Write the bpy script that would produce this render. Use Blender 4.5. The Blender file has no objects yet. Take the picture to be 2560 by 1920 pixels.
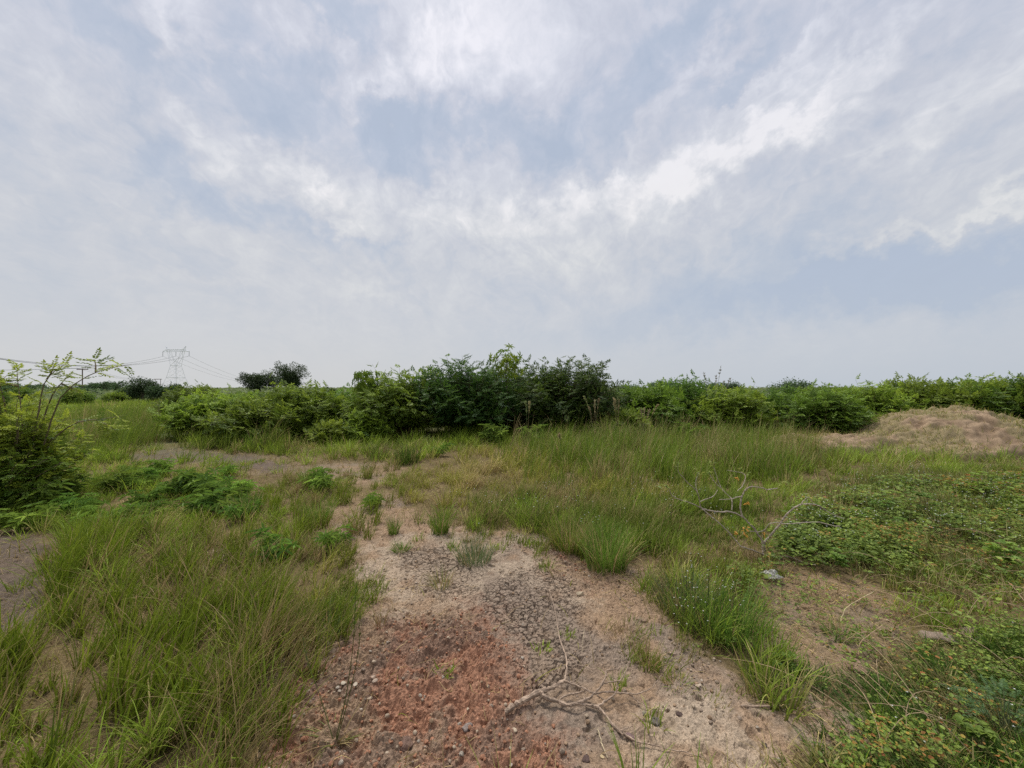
import bpy, math, numpy as np
from mathutils import Vector, Matrix

R = np.random.default_rng(7)
scene = bpy.context.scene
COL = scene.collection
H = 1.6            # eye height
F = 831.0          # focal length in the units of the survey picture (2212 wide)
HOR = 838.0        # row of the horizon there
CX = 1106.0

def G(px, py, z=0.0):
    """ground point (or point at height z) seen at a survey pixel"""
    d = (H - z) * F / (py - HOR)
    return np.array([(px - CX) / F * d, d, z])

def P(px, py, d):
    """point at depth d seen at a survey pixel"""
    return np.array([(px - CX) / F * d, d, H - (py - HOR) / F * d])

# ------------------------------------------------------------------ noise
def _hash(ix, iy, seed):
    h = (ix.astype(np.int64) * 374761393 + iy.astype(np.int64) * 668265263 + seed * 974634777) & 0x7fffffff
    h = ((h ^ (h >> 13)) * 1274126177) & 0x7fffffff
    return ((h ^ (h >> 16)) & 0xffff) / 65535.0

def vnoise(x, y, seed=0):
    x0 = np.floor(x); y0 = np.floor(y)
    fx = x - x0; fy = y - y0
    fx = fx * fx * fx * (fx * (fx * 6 - 15) + 10); fy = fy * fy * fy * (fy * (fy * 6 - 15) + 10)
    a = _hash(x0, y0, seed); b = _hash(x0 + 1, y0, seed)
    c = _hash(x0, y0 + 1, seed); d = _hash(x0 + 1, y0 + 1, seed)
    return (a * (1 - fx) + b * fx) * (1 - fy) + (c * (1 - fx) + d * fx) * fy

def fbm(x, y, seed=0, octv=4, gain=0.5):
    s = 0; a = 1; t = 0
    for k in range(octv):
        s = s + a * vnoise(x * 2 ** k + 17.3 * k, y * 2 ** k - 9.1 * k, seed + k); t += a; a *= gain
    return s / t

def voronoi_edge(x, y, seed=0):
    ix = np.floor(x); iy = np.floor(y)
    f1 = np.full(x.shape, 9.0); f2 = np.full(x.shape, 9.0)
    for dx in (-1, 0, 1):
        for dy in (-1, 0, 1):
            cx = ix + dx; cy = iy + dy
            px = cx + _hash(cx, cy, seed); py = cy + _hash(cx, cy, seed + 5)
            d = np.hypot(px - x, py - y)
            f2 = np.where(d < f1, f1, np.minimum(f2, d)); f1 = np.minimum(f1, d)
    return f2 - f1, f1

def sstep(a, b, x):
    t = np.clip((x - a) / (b - a), 0, 1)
    return t * t * (3 - 2 * t)

def inpoly(px, py, poly):
    r = np.zeros(px.shape, bool)
    n = len(poly)
    for i in range(n):
        x1, y1 = poly[i]; x2, y2 = poly[(i + 1) % n]
        if y1 == y2: continue
        c = ((y1 > py) != (y2 > py)) & (px < (x2 - x1) * (py - y1) / (y2 - y1) + x1)
        r ^= c
    return r

# ground outlines, surveyed then laid down on the ground plane in metres
def ground_poly(pts):
    return [tuple(G(a, b)[:2]) for a, b in pts]

BARE = [ground_poly(p) for p in (
    [(540,1760),(585,1560),(570,1450),(610,1385),(680,1372),(762,1335),(775,1260),(770,1190),(745,1150),(790,1090),(830,1060),(850,1080),
     (900,1110),(960,1125),(1010,1150),(1100,1140),(1180,1165),(1230,1200),(1300,1238),(1415,1215),(1400,1290),(1470,1390),(1560,1440),
     (1610,1500),(1680,1560),(1710,1610),(1730,1760)],
    [(640,1008),(760,996),(870,1005),(820,1050),(700,1045)],
    [(268,985),(325,958),(338,915),(362,912),(385,945),(420,972),(560,982),(640,1004),(600,1022),(480,1008),(400,992),(360,1004),(290,1010)],
    [(415,1205),(450,1180),(535,1178),(525,1215),(440,1235)],
    [(-160,1150),(60,1150),(112,1170),(125,1260),(100,1345),(-160,1420)],
    [(1650,1255),(1750,1232),(1850,1250),(1930,1300),(1965,1380),(1860,1440),(1765,1480),(1700,1530),(1640,1500),(1640,1400)],
    [(1690,1530),(1760,1500),(1855,1540),(1855,1610),(1740,1640)],
    [(695,1080),(780,1075),(805,1170),(745,1180),(690,1140)],
)]
BARE_W = [1, .6, .85, .9, .7, .5, .9, .6]
RED = [ground_poly(p) for p in (
    [(560,1760),(590,1560),(640,1440),(760,1400),(860,1340),(980,1310),(1070,1330),(1130,1410),(1140,1480),(1110,1540),(1200,1590),(1260,1760)],
    [(1180,1195),(1230,1180),(1300,1235),(1290,1270),(1220,1240)])]
SHORT = [ground_poly(p) for p in (
    [(1640,1280),(1720,1110),(1850,1040),(2600,1010),(2900,1800),(1690,1800),(1790,1560),(1690,1400)],)]
LEFTB = [ground_poly([(-250,1760),(-250,1480),(-100,1420),(110,1340),(140,1250),(250,1200),(420,1240),(560,1300),(600,1380),(560,1480),(585,1600),(560,1760)])]
BARESHRUB = [ground_poly(p) for p in ([(1420,1175),(1470,1120),(1700,1110),(1900,1160),(1860,1260),(1700,1290),(1560,1230)],)]
CRACK = [ground_poly(p) for p in (
    [(1060,1260),(1150,1215),(1240,1250),(1260,1330),(1270,1420),(1230,1490),(1130,1500),(1110,1400),(1040,1320)],
    [(850,1190),(960,1170),(1040,1230),(1000,1290),(900,1260)])]
PALE = [ground_poly(p) for p in (
    [(1380,1530),(1480,1490),(1600,1500),(1690,1570),(1730,1760),(1400,1760),(1350,1620)],
    [(1690,1530),(1760,1500),(1855,1540),(1855,1610),(1740,1640)],
    [(415,1205),(450,1180),(535,1178),(525,1215),(440,1235)],
    [(760,1180),(900,1140),(1100,1150),(1240,1230),(1300,1330),(1100,1250),(1000,1330),(800,1340)])]
MUD = [BARE[2], BARE[4]]
YELLOW = [ground_poly(p) for p in (
    [(830,1085),(880,1010),(1000,975),(1180,965),(1240,1010),(1180,1075),(1000,1110)],
    [(1210,1075),(1260,1035),(1480,1030),(1560,1050),(1440,1100),(1300,1110)],
    [(1480,985),(1560,925),(1760,915),(1800,960),(1700,985)],
    [(540,1330),(640,1230),(760,1200),(770,1320),(640,1370)])]

def soft(polys, x, y, amp=0.12, n=5, seed=40):
    if polys is BARE: amp = amp * 1.7
    out = np.zeros(x.shape)
    for k in range(n):
        f = 3.0 + 2.5 * k
        a = amp * np.clip(y / 3.0, 0.5, 4)
        ox = (fbm(x * f, y * f, seed + 9 * k, 2) - .5) * 2 * a
        oy = (fbm(x * f + 31, y * f, seed + 9 * k + 4, 2) - .5) * 2 * a
        m = np.zeros(x.shape)
        for i, p in enumerate(polys): m = np.maximum(m, inpoly(x + ox, y + oy, p) * (BARE_W[i] if polys is BARE else 1.0))
        out += m
    return out / n

def relief(x, y):
    """gentle lie of the land"""
    far = np.clip((np.hypot(x, y) - 1.0) / 6.0, 0, 1)
    return far * 0.10 * (fbm(x * .25, y * .25, 3, 3) - .5) + 0.04 * (fbm(x * .9, y * .9, 11, 3) - .5)

# ------------------------------------------------------------------ object helpers
def tag(o, label=None, cat=None, group=None, kind=None):
    if label: o['label'] = label
    if cat: o['category'] = cat
    if group: o['group'] = group
    if kind: o['kind'] = kind
    return o

def empty(name, loc=(0, 0, 0), rz=0.0):
    o = bpy.data.objects.new(name, None)
    o.empty_display_size = 0.2
    o.location = loc; o.rotation_euler = (0, 0, rz)
    COL.objects.link(o)
    return o

class Geo:
    """gathers vertices, quads, triangles and a colour per vertex"""
    def __init__(s): s.v = []; s.q = []; s.t = []; s.c = []; s.n = 0
    def add(s, V, Q=None, T=None, C=None):
        V = np.asarray(V, float).reshape(-1, 3)
        s.v.append(V)
        if Q is not None and len(Q): s.q.append(np.asarray(Q).reshape(-1, 4) + s.n)
        if T is not None and len(T): s.t.append(np.asarray(T).reshape(-1, 3) + s.n)
        if C is None: C = np.ones((len(V), 3)) * .5
        C = np.asarray(C, float)
        if C.ndim == 1: C = np.tile(C, (len(V), 1))
        s.c.append(C); s.n += len(V)
    def build(s, name, mat, parent=None, smooth=False):
        V = np.concatenate(s.v).astype(np.float32)
        q = np.concatenate(s.q) if s.q else np.zeros((0, 4), int)
        t = np.concatenate(s.t) if s.t else np.zeros((0, 3), int)
        me = bpy.data.meshes.new(name)
        me.vertices.add(len(V)); me.vertices.foreach_set('co', V.ravel())
        nl = q.size + t.size
        me.loops.add(nl)
        me.loops.foreach_set('vertex_index', np.concatenate([q.ravel(), t.ravel()]).astype(np.int32))
        me.polygons.add(len(q) + len(t))
        st = np.concatenate([np.arange(len(q)) * 4, q.size + np.arange(len(t)) * 3]).astype(np.int32)
        me.polygons.foreach_set('loop_start', st)
        me.update(calc_edges=True)
        me.polygons.foreach_set('use_smooth', np.full(len(q) + len(t), smooth))
        C = np.concatenate(s.c)
        a = me.attributes.new('Col', 'FLOAT_COLOR', 'POINT')
        a.data.foreach_set('color', np.hstack([C, np.ones((len(C), 1))]).astype(np.float32).ravel())
        me.materials.append(mat)
        me.update()
        o = bpy.data.objects.new(name, me)
        COL.objects.link(o)
        if parent is not None: o.parent = parent
        return o

def copy_tree(o, parent=None):
    c = o.copy(); COL.objects.link(c)
    if parent is not None: c.parent = parent
    for ch in list(o.children): copy_tree(ch, c)
    return c

def norm(v): return v / np.maximum(np.linalg.norm(v, axis=-1, keepdims=True), 1e-9)

def tubes(g, Pt, Rd, sides=5, col=(.2, .15, .1), jit=0.0):
    """Pt (S,K,3) centre lines, Rd (S,K) radii"""
    Pt = np.asarray(Pt, float); Rd = np.asarray(Rd, float)
    if Pt.ndim == 2: Pt = Pt[None]; Rd = Rd[None]
    S, K, _ = Pt.shape
    T = norm(np.gradient(Pt, axis=1))
    ref = np.where(np.abs(T[..., 2:3]) > .9, np.array([1., 0, 0]), np.array([0, 0, 1.]))
    A = norm(np.cross(T, ref)); B = np.cross(T, A)
    an = np.arange(sides) / sides * 2 * np.pi
    rr = Rd[:, :, None, None] * (1 + jit * (R.random((S, K, sides, 1)) - .5))
    V = Pt[:, :, None, :] + rr * (np.cos(an)[None, None, :, None] * A[:, :, None, :] + np.sin(an)[None, None, :, None] * B[:, :, None, :])
    idx = np.arange(S * K * sides).reshape(S, K, sides)
    a = idx[:, :-1, :]; b = np.roll(a, -1, 2); d = idx[:, 1:, :]; c = np.roll(d, -1, 2)
    Q = np.stack([a, b, c, d], -1).reshape(-1, 4)
    T_ = []
    for e in (0, K - 1):
        r = idx[:, e, :]
        for k in range(1, sides - 1):
            T_.append(np.stack([r[:, 0], r[:, k], r[:, k + 1]], -1))
    C = np.asarray(col, float)
    if C.ndim == 1: C = C[None] * (1 + .25 * (R.random((S * K * sides, 1)) - .5))
    g.add(V, Q, np.concatenate(T_), C)

def smooth_line(pts, n):
    """resample a polyline with a Catmull-Rom curve"""
    p = np.asarray(pts, float)
    p = np.vstack([2 * p[0] - p[1], p, 2 * p[-1] - p[-2]])
    m = len(p) - 3
    u = np.linspace(0, m - 1e-6, n); i = u.astype(int); f = (u - i)[:, None]
    p0, p1, p2, p3 = p[i], p[i + 1], p[i + 2], p[i + 3]
    return .5 * (2 * p1 + (p2 - p0) * f + (2 * p0 - 5 * p1 + 4 * p2 - p3) * f ** 2 + (3 * p1 - p0 - 3 * p2 + p3) * f ** 3)

def leaves(g, B, D, N, L, W, C, hexa=True, droop=0.15, fold=0.18):
    """flat leaves: base B, direction D, normal N, length L, width W, colour C"""
    n = len(B); D = norm(D); S = norm(np.cross(D, N)); N = np.cross(S, D)
    L = np.broadcast_to(L, (n,))[:, None]; W = np.broadcast_to(W, (n,))[:, None]
    if hexa:
        tip = B + D * L - N * L * droop
        m1 = B + D * L * .33; m2 = B + D * L * .7 - N * L * droop * .4
        up = N * W * fold
        V = np.stack([B, m1 + S * W * .5 + up, m2 + S * W * .4 + up, tip, m2 - S * W * .4 + up, m1 - S * W * .5 + up], 1)
        i = np.arange(n)[:, None] * 6
        Q = np.concatenate([i + np.array([0, 1, 2, 3]), i + np.array([0, 3, 4, 5])])
        g.add(V, Q, None, np.repeat(C, 6, 0))
    else:
        mid = B + D * L * .5 + N * W * .1
        V = np.stack([B, mid + S * W * .5, B + D * L - N * L * droop, mid - S * W * .5], 1)
        Q = np.arange(n * 4).reshape(n, 4)
        g.add(V, Q, None, np.repeat(C, 4, 0))

def blades(g, x, y, z, h, w, az, lean, curve, cb, ct, seg=3):
    """ribbon blades of grass, each its own length, lean and bend"""
    n = len(x)
    s = np.linspace(0, 1, seg + 1)
    th = lean[:, None] + curve[:, None] * s[None] ** 1.5
    st = (h / seg)[:, None]
    dx = np.sin(th) * st; dz = np.cos(th) * st
    rx = np.concatenate([np.zeros((n, 1)), np.cumsum(dx[:, 1:], 1)], 1)
    rz = np.concatenate([np.zeros((n, 1)), np.cumsum(dz[:, 1:], 1)], 1)
    ca, sa = np.cos(az)[:, None], np.sin(az)[:, None]
    cx = x[:, None] + rx * ca; cy = y[:, None] + rx * sa; cz = z[:, None] + rz
    fa = az + np.pi / 2 + R.normal(0, .7, n)
    hw = (w[:, None] * .5) * (1 - .92 * s[None] ** 1.6)
    ox = np.cos(fa)[:, None] * hw; oy = np.sin(fa)[:, None] * hw
    V = np.stack([np.stack([cx - ox, cy - oy, cz], -1), np.stack([cx + ox, cy + oy, cz], -1)], 2)  # n,seg+1,2,3
    i = np.arange(n * (seg + 1) * 2).reshape(n, seg + 1, 2)
    Q = np.stack([i[:, :-1, 0], i[:, :-1, 1], i[:, 1:, 1], i[:, 1:, 0]], -1).reshape(-1, 4)
    C = cb[:, None, :] * (1 - s[None, :, None]) + ct[:, None, :] * s[None, :, None]
    C = np.repeat(C[:, :, None, :], 2, 2).reshape(-1, 3)
    g.add(V.reshape(-1, 3), Q, None, C)

# ------------------------------------------------------------------ materials
def new_mat(name):
    m = bpy.data.materials.new(name); m.use_nodes = True
    nt = m.node_tree; nt.nodes.clear()
    return m, nt, nt.nodes.new('ShaderNodeOutputMaterial')

def N_(nt, t, **kw):
    n = nt.nodes.new(t)
    for k, v in kw.items(): setattr(n, k, v)
    return n

def mat_leaf(name, trans=.35, rough=.55, spec=.3):
    m, nt, out = new_mat(name)
    at = N_(nt, 'ShaderNodeAttribute', attribute_name='Col')
    oi = N_(nt, 'ShaderNodeObjectInfo')
    hs = N_(nt, 'ShaderNodeHueSaturation')
    mr = N_(nt, 'ShaderNodeMapRange'); mr.inputs[3].default_value = .48; mr.inputs[4].default_value = .512
    nt.links.new(oi.outputs['Random'], mr.inputs[0]); nt.links.new(mr.outputs[0], hs.inputs['Hue'])
    mv = N_(nt, 'ShaderNodeMapRange'); mv.inputs[3].default_value = .76; mv.inputs[4].default_value = 1.20
    fr = N_(nt, 'ShaderNodeMath', operation='FRACT'); ml = N_(nt, 'ShaderNodeMath', operation='MULTIPLY'); ml.inputs[1].default_value = 7.31
    nt.links.new(oi.outputs['Random'], ml.inputs[0]); nt.links.new(ml.outputs[0], fr.inputs[0]); nt.links.new(fr.outputs[0], mv.inputs[0]); nt.links.new(mv.outputs[0], hs.inputs['Value'])
    nt.links.new(at.outputs['Color'], hs.inputs['Color'])
    p = N_(nt, 'ShaderNodeBsdfPrincipled')
    p.inputs['Roughness'].default_value = rough; p.inputs['Specular IOR Level'].default_value = spec
    nt.links.new(hs.outputs[0], p.inputs['Base Color'])
    tr = N_(nt, 'ShaderNodeBsdfTranslucent')
    nt.links.new(hs.outputs[0], tr.inputs['Color'])
    mx = N_(nt, 'ShaderNodeMixShader'); mx.inputs[0].default_value = trans
    nt.links.new(p.outputs[0], mx.inputs[1]); nt.links.new(tr.outputs[0], mx.inputs[2])
    nt.links.new(mx.outputs[0], out.inputs[0])
    return m

def mat_attr(name, rough=.85, spec=.2, bump=None, noise_amt=.35, noise_scale=60, metallic=0):
    m, nt, out = new_mat(name)
    at = N_(nt, 'ShaderNodeAttribute', attribute_name='Col')
    tc = N_(nt, 'ShaderNodeTexCoord')
    nz = N_(nt, 'ShaderNodeTexNoise'); nz.inputs['Scale'].default_value = noise_scale; nz.inputs['Detail'].default_value = 5
    nt.links.new(tc.outputs['Object'], nz.inputs['Vector'])
    mr = N_(nt, 'ShaderNodeMapRange'); mr.inputs[1].default_value = .3; mr.inputs[2].default_value = .7
    mr.inputs[3].default_value = 1 - noise_amt; mr.inputs[4].default_value = 1 + noise_amt
    nt.links.new(nz.outputs['Fac'], mr.inputs[0])
    vm = N_(nt, 'ShaderNodeVectorMath', operation='SCALE')
    nt.links.new(at.outputs['Color'], vm.inputs[0]); nt.links.new(mr.outputs[0], vm.inputs['Scale'])
    p = N_(nt, 'ShaderNodeBsdfPrincipled')
    p.inputs['Roughness'].default_value = rough; p.inputs['Specular IOR Level'].default_value = spec
    p.inputs['Metallic'].default_value = metallic
    nt.links.new(vm.outputs[0], p.inputs['Base Color'])
    if bump:
        b = N_(nt, 'ShaderNodeBump'); b.inputs['Strength'].default_value = bump[0]; b.inputs['Distance'].default_value = bump[1]
        n2 = N_(nt, 'ShaderNodeTexNoise'); n2.inputs['Scale'].default_value = bump[2]; n2.inputs['Detail'].default_value = 8
        n2.inputs['Roughness'].default_value = .65
        nt.links.new(tc.outputs['Object'], n2.inputs['Vector'])
        nt.links.new(n2.outputs['Fac'], b.inputs['Height']); nt.links.new(b.outputs[0], p.inputs['Normal'])
    nt.links.new(p.outputs[0], out.inputs[0])
    return m

M_leaf = mat_leaf('leaf', trans=.42)
M_grass = mat_leaf('grass_blade', trans=.40, rough=.55, spec=.2)
M_bark = mat_attr('bark', .85, .2, (.6, .004, 90), .3, 40)
M_soil = mat_attr('soil', .95, .1, (.8, .004, 190), .34, 130)
M_stone = mat_attr('stone', .95, .05, (.5, .003, 120), .2, 50)
M_steel = mat_attr('galvanised_steel', .6, .4, None, .08, 2)
M_wood = mat_attr('weathered_wood', .9, .1, None, .2, 6)
M_wire = mat_attr('aluminium_wire', .6, .4, None, .05, 2)
M_plastic = mat_leaf('thin_plastic', trans=.35, rough=.6, spec=.2)

# palettes (linear albedo)
GREEN = np.array([.122, .220, .014]); LIME = np.array([.265, .375, .030]); OLIVE = np.array([.265, .260, .036])
STRAW = np.array([.52, .40, .175]); BROWN = np.array([.25, .165, .085]); BLUEG = np.array([.11, .17, .075])

def mixc(a, b, t): return a * (1 - t)[:, None] + b * t[:, None]

# ------------------------------------------------------------------ ground sheet
def axis(lo, hi, step, grow, far_lo, far_hi):
    a = list(np.arange(lo, hi + step * .5, step))
    s = step; v = a[-1]
    while v < far_hi: s *= grow; v += s; a.append(v)
    s = step; v = a[0]; b = []
    while v > far_lo: s *= grow; v -= s; b.append(v)
    return np.array(b[::-1] + a)

gx = axis(-6.0, 5.2, .02, 1.06, -2500, 2500); gx = np.unique(np.round(np.concatenate([gx[(gx < -1.75) | (gx > 2.3)], np.arange(-1.745, 2.3, .0065)]), 5))
gy = axis(1.35, 8.0, .02, 1.06, -60, 3000); gy = np.unique(np.round(np.concatenate([gy[(gy < 1.34) | (gy > 3.9)], np.arange(1.35, 3.9, .0065)]), 5))
X, Y = np.meshgrid(gx, gy)
xf, yf = X.ravel(), Y.ravel()
near = (np.abs(xf) < 9) & (yf > .3) & (yf < 14)
bare = np.zeros(xf.shape); red = bare.copy(); crack = bare.copy(); pale = bare.copy(); mud = bare.copy()
xn, yn = xf[near], yf[near]
bare[near] = soft(BARE, xn, yn); red[near] = soft(RED, xn, yn, .42, 10); crack[near] = soft(CRACK, xn, yn, .16)
pale[near] = soft(PALE, xn, yn, .2); mud[near] = soft(MUD, xn, yn)
Z = relief(xf, yf)
fine = np.zeros(xf.shape)
c1 = fbm(xn * 7, yn * 7, 21, 4)                       # lumps of some 15 cm
c2 = fbm(xn * 26, yn * 26, 31, 4, .6)                 # clods
e1, f1 = voronoi_edge(xn * 13 + fbm(xn * 14, yn * 14, 51, 2) * 1.1, yn * 13 + fbm(xn * 14, yn * 14, 61, 2) * .7, 71)
e2, f2 = voronoi_edge(xn * 24 + fbm(xn * 20, yn * 20, 52, 2) * .8, yn * 24 + fbm(xn * 20, yn * 20, 62, 2) * .8, 72)
pit_e, pit = voronoi_edge(xn * 6.5, yn * 6.5, 77)     # hoof prints and hollows
pit_h = _hash(np.floor(xn * 6.5), np.floor(yn * 6.5), 5)
rb = red[near]; cb_ = crack[near]; pb = pale[near]
amp = .5 + 1.1 * rb - .35 * pb
lumps = (c1 - .5) * .075 * amp + (c2 - .5) * .032 * (.6 + 1.0 * rb) + (fbm(xn * 48, yn * 48, 37, 2, .7) - .5) * .020 * (.7 + .7 * rb)
ridge = (1 - np.abs(2 * fbm(xn * 17, yn * 17, 93, 3) - 1)) ** 3
lumps += ridge * .013 * (.25 + 1.0 * rb)
pits = -sstep(.26, .08, pit) * .020 * (c1 > .5) * (1 - .6 * cb_)
cracks = -sstep(.10, .02, e1) * .024 * sstep(.3, .55, fbm(xn * 5, yn * 5, 101, 2)) * cb_ - sstep(.14, .0, e2) * .012 * np.clip(cb_ + .45 * (fbm(xn * 3, yn * 3, 99, 2) > .55), 0, 1)
curl = cb_ * (e1 - .3) * -.008
inb = .35 + .65 * bare[near]
lumps *= 1 - .75 * cb_
fine[near] = (lumps + pits + cracks + curl) * inb
fade = sstep(10, 5, np.hypot(xf, yf))
Zg = Z + fine * fade
# colours of the soil itself
tan = np.array([.262, .177, .110]); redc = np.array([.285, .140, .082]); greyc = np.array([.215, .162, .118]); palec = np.array([.345, .268, .188])
mudc = np.array([.095, .073, .058]); litter = np.array([.13, .095, .045]); farc = np.array([.09, .11, .04])
big = fbm(xf * 1.3, yf * 1.3, 5, 4); med = fbm(xf * 6, yf * 6, 15, 4); sm = fbm(xf * 55, yf * 55, 25, 3, .7)
Cg = np.tile(litter, (len(xf), 1)) * (.7 + .6 * med)[:, None]
soil = mixc(np.tile(tan, (len(xf), 1)), np.tile(greyc, (len(xf), 1)), sstep(.42, .62, big * .6 + med * .4))
soil = mixc(soil, np.tile(palec, (len(xf), 1)), pale * .75 * sstep(.25, .6, med))
soil = mixc(soil, np.tile(greyc * .95, (len(xf), 1)), crack * .5)
soil = mixc(soil, np.tile(redc, (len(xf), 1)), red * sstep(.36, .60, med * .7 + big * .3) * .85)
soil = mixc(soil, np.tile(np.array([.185, .125, .088]), (len(xf), 1)), red * sstep(.54, .68, fbm(xf * 4, yf * 4, 85, 3)) * .7)
soil = mixc(soil, np.tile(mudc, (len(xf), 1)), mud * .85)
soil *= (.68 + .64 * sm)[:, None]
Cg = mixc(Cg, soil, np.clip(bare * 1.25, 0, 1))
dist = np.hypot(xf, yf)
Cg = mixc(Cg, np.tile(farc, (len(xf), 1)), sstep(9, 20, dist))
g = Geo()
ny, nx = X.shape
idx = np.arange(nx * ny).reshape(ny, nx)
Q = np.stack([idx[:-1, :-1], idx[:-1, 1:], idx[1:, 1:], idx[1:, :-1]], -1).reshape(-1, 4)
g.add(np.stack([xf, yf, Zg], -1), Q, None, Cg)
ground = g.build('ground', M_soil, smooth=False)
tag(ground, 'bare reddish brown soil with cracked grey patches under the grass', None, None, 'structure')

def gz(x, y):
    return relief(np.asarray(x, float), np.asarray(y, float))

# ------------------------------------------------------------------ grass as ground cover (uncountable)
def tuft_points(n_t, per, x0, x1, y0, y1, spread):
    cx = R.uniform(x0, x1, n_t); cy = R.uniform(y0, y1, n_t)
    k = R.poisson(per, n_t) + 3
    ci = np.repeat(np.arange(n_t), k)
    a = R.uniform(0, 2 * np.pi, len(ci)); r = spread * np.sqrt(R.random(len(ci)))
    return cx, cy, ci, a, r

def grass_band(g, y0, y1, dens, per, spread, h0, h1, w, xr=1.5, seg=3, region=None, style='mid'):
    xm = xr * y1 + .8
    area = 2 * xm * (y1 - y0)
    nt = int(area * dens / per)
    cx, cy, ci, a, r = tuft_points(nt, per, -xm, xm, y0, y1, spread)
    keep = np.abs(cx) < xr * cy + .8
    b = soft(BARE, cx, cy, .14, 4, 60)
    patch = fbm(cx * .9, cy * .9, 120, 3)
    pr = (1 - b) ** 1.5 * (.18 + .82 * sstep(.40, .56, patch))
    far_bonus = sstep(6, 12, cy); pr = np.maximum(pr, (1 - b) * far_bonus * .9)
    # sparse sprigs on the soil
    pr = np.maximum(pr, np.where(cy > 3.4, .09, .025) * (patch > .42))
    shr = soft(SHORT, cx, cy, .25, 4, 66); bsh = soft(BARESHRUB, cx, cy, .1, 3, 67)
    lb = soft(LEFTB, cx, cy, .2, 3, 68)
    pr = pr * (1 - .2 * shr) * (1 - .5 * lb)
    keep &= R.random(nt) < pr
    if region is not None: keep &= region(cx, cy)
    yel = soft(YELLOW, cx, cy, .25, 3, 90)
    hue = fbm(cx * 1.7, cy * 1.7, 140, 3)
    th = R.random(nt)
    keep_b = keep[ci]
    ci = ci[keep_b]; a = a[keep_b]; r = r[keep_b]
    n = len(ci)
    if n == 0: return
    x = cx[ci] + r * np.cos(a); y = cy[ci] + r * np.sin(a)
    ht = h0 + (h1 - h0) * np.clip(fbm(cx * .8, cy * .8, 150, 2) * 1.3 - .2 + .35 * (th - .5), 0, 1)
    ht = ht * (1 - .65 * b) * (1 - .55 * shr) * (1 - .62 * bsh)
    tuf = R.normal(0, .28, nt); dk = R.uniform(.8, 1.3, nt)
    h = ht[ci] * R.uniform(.45, 1.1, n)
    lean = np.abs(R.normal(.12, .16, n)) + r / spread * .25
    az = np.where(R.random(n) < .35, R.normal(.3, .5, n), a)      # many lean towards +x
    curve = np.abs(R.normal(.5, .45, n))
    dry = np.clip(.13 + .55 * (hue[ci] - .5) * 2.2 + .32 * yel[ci] + tuf[ci] + R.normal(0, .14, n), 0, 1)
    base = mixc(np.tile(GREEN, (n, 1)), np.tile(LIME, (n, 1)), np.clip(hue[ci] * 1.2 - .15 - tuf[ci] * .6 + R.normal(0, .2, n), 0, 1))
    base = mixc(base, np.tile(OLIVE, (n, 1)), np.clip(yel[ci] * .8 + .25 * R.random(n), 0, 1))
    t = sstep(.45, .85, dry)
    ct = mixc(base, np.tile(STRAW, (n, 1)), t)
    cb = mixc(base, np.tile(BROWN, (n, 1)), np.clip(.25 + .5 * t, 0, 1))
    v = (R.uniform(.75, 1.25, n) * dk[ci])[:, None]
    blades(g, x, y, gz(x, y) - .005, h, w * R.uniform(.6, 1.3, n), az, lean, curve, cb * v, ct * v, seg)

g = Geo()
grass_band(g, 1.2, 2.6, 2300, 24, .055, .14, .42, .0078, seg=4, style='left')
grass_band(g, 2.6, 4.5, 1350, 26, .065, .12, .42, .0075, seg=4, style='left')
grass_band(g, 4.5, 7.5, 700, 28, .09, .14, .46, .0095)
grass_band(g, 7.5, 12, 340, 28, .13, .2, .58, .0135)
tag(g.build('grass', M_grass), 'mixed green and straw coloured wild grass around the bare soil', 'grass', None, 'stuff')
g = Geo()
grass_band(g, 12, 22, 110, 20, .25, .35, .75, .022)
grass_band(g, 22, 45, 24, 16, .4, .4, .8, .05, seg=2)
tag(g.build('grass', M_grass), 'olive grass of the meadow beyond the shrubs', 'grass', None, 'stuff')

g = Geo()
def matted(g, y0, y1, dens, w, hmul):
    xm = 1.5 * y1 + .8; n = int(2 * xm * (y1 - y0) * dens)
    x = R.uniform(-xm, xm, n); y = R.uniform(y0, y1, n)
    b = soft(BARE, x, y, .3, 6, 63); pt = fbm(x * 1.4, y * 1.4, 171, 3)
    m = (np.abs(x) < 1.5 * y + .8) & (R.random(n) < np.clip(1 - b, .015, 1) * (.25 + .75 * sstep(.35, .6, pt))); x, y = x[m], y[m]; n = len(x)
    c = mixc(np.tile(STRAW * .75, (n, 1)), np.tile(BROWN, (n, 1)), R.random(n)); gr = R.random(n) < .3; c[gr] = OLIVE * R.uniform(.6, 1.1, (gr.sum(), 1))
    blades(g, x, y, gz(x, y) - .004, R.uniform(.06, .26, n) * hmul, w * R.uniform(.6, 1.3, n), R.uniform(0, 6.28, n), np.abs(R.normal(.75, .35, n)), np.abs(R.normal(.8, .5, n)), c * .85, c, 3)
matted(g, 1.2, 3, 1000, .0045, .8); matted(g, 3, 6, 480, .0065, .9); matted(g, 6, 12, 220, .011, 1.2)
tag(g.build('grass', M_grass), 'matted dead brown grass lying between the green tufts', 'dead grass', None, 'stuff')

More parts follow.
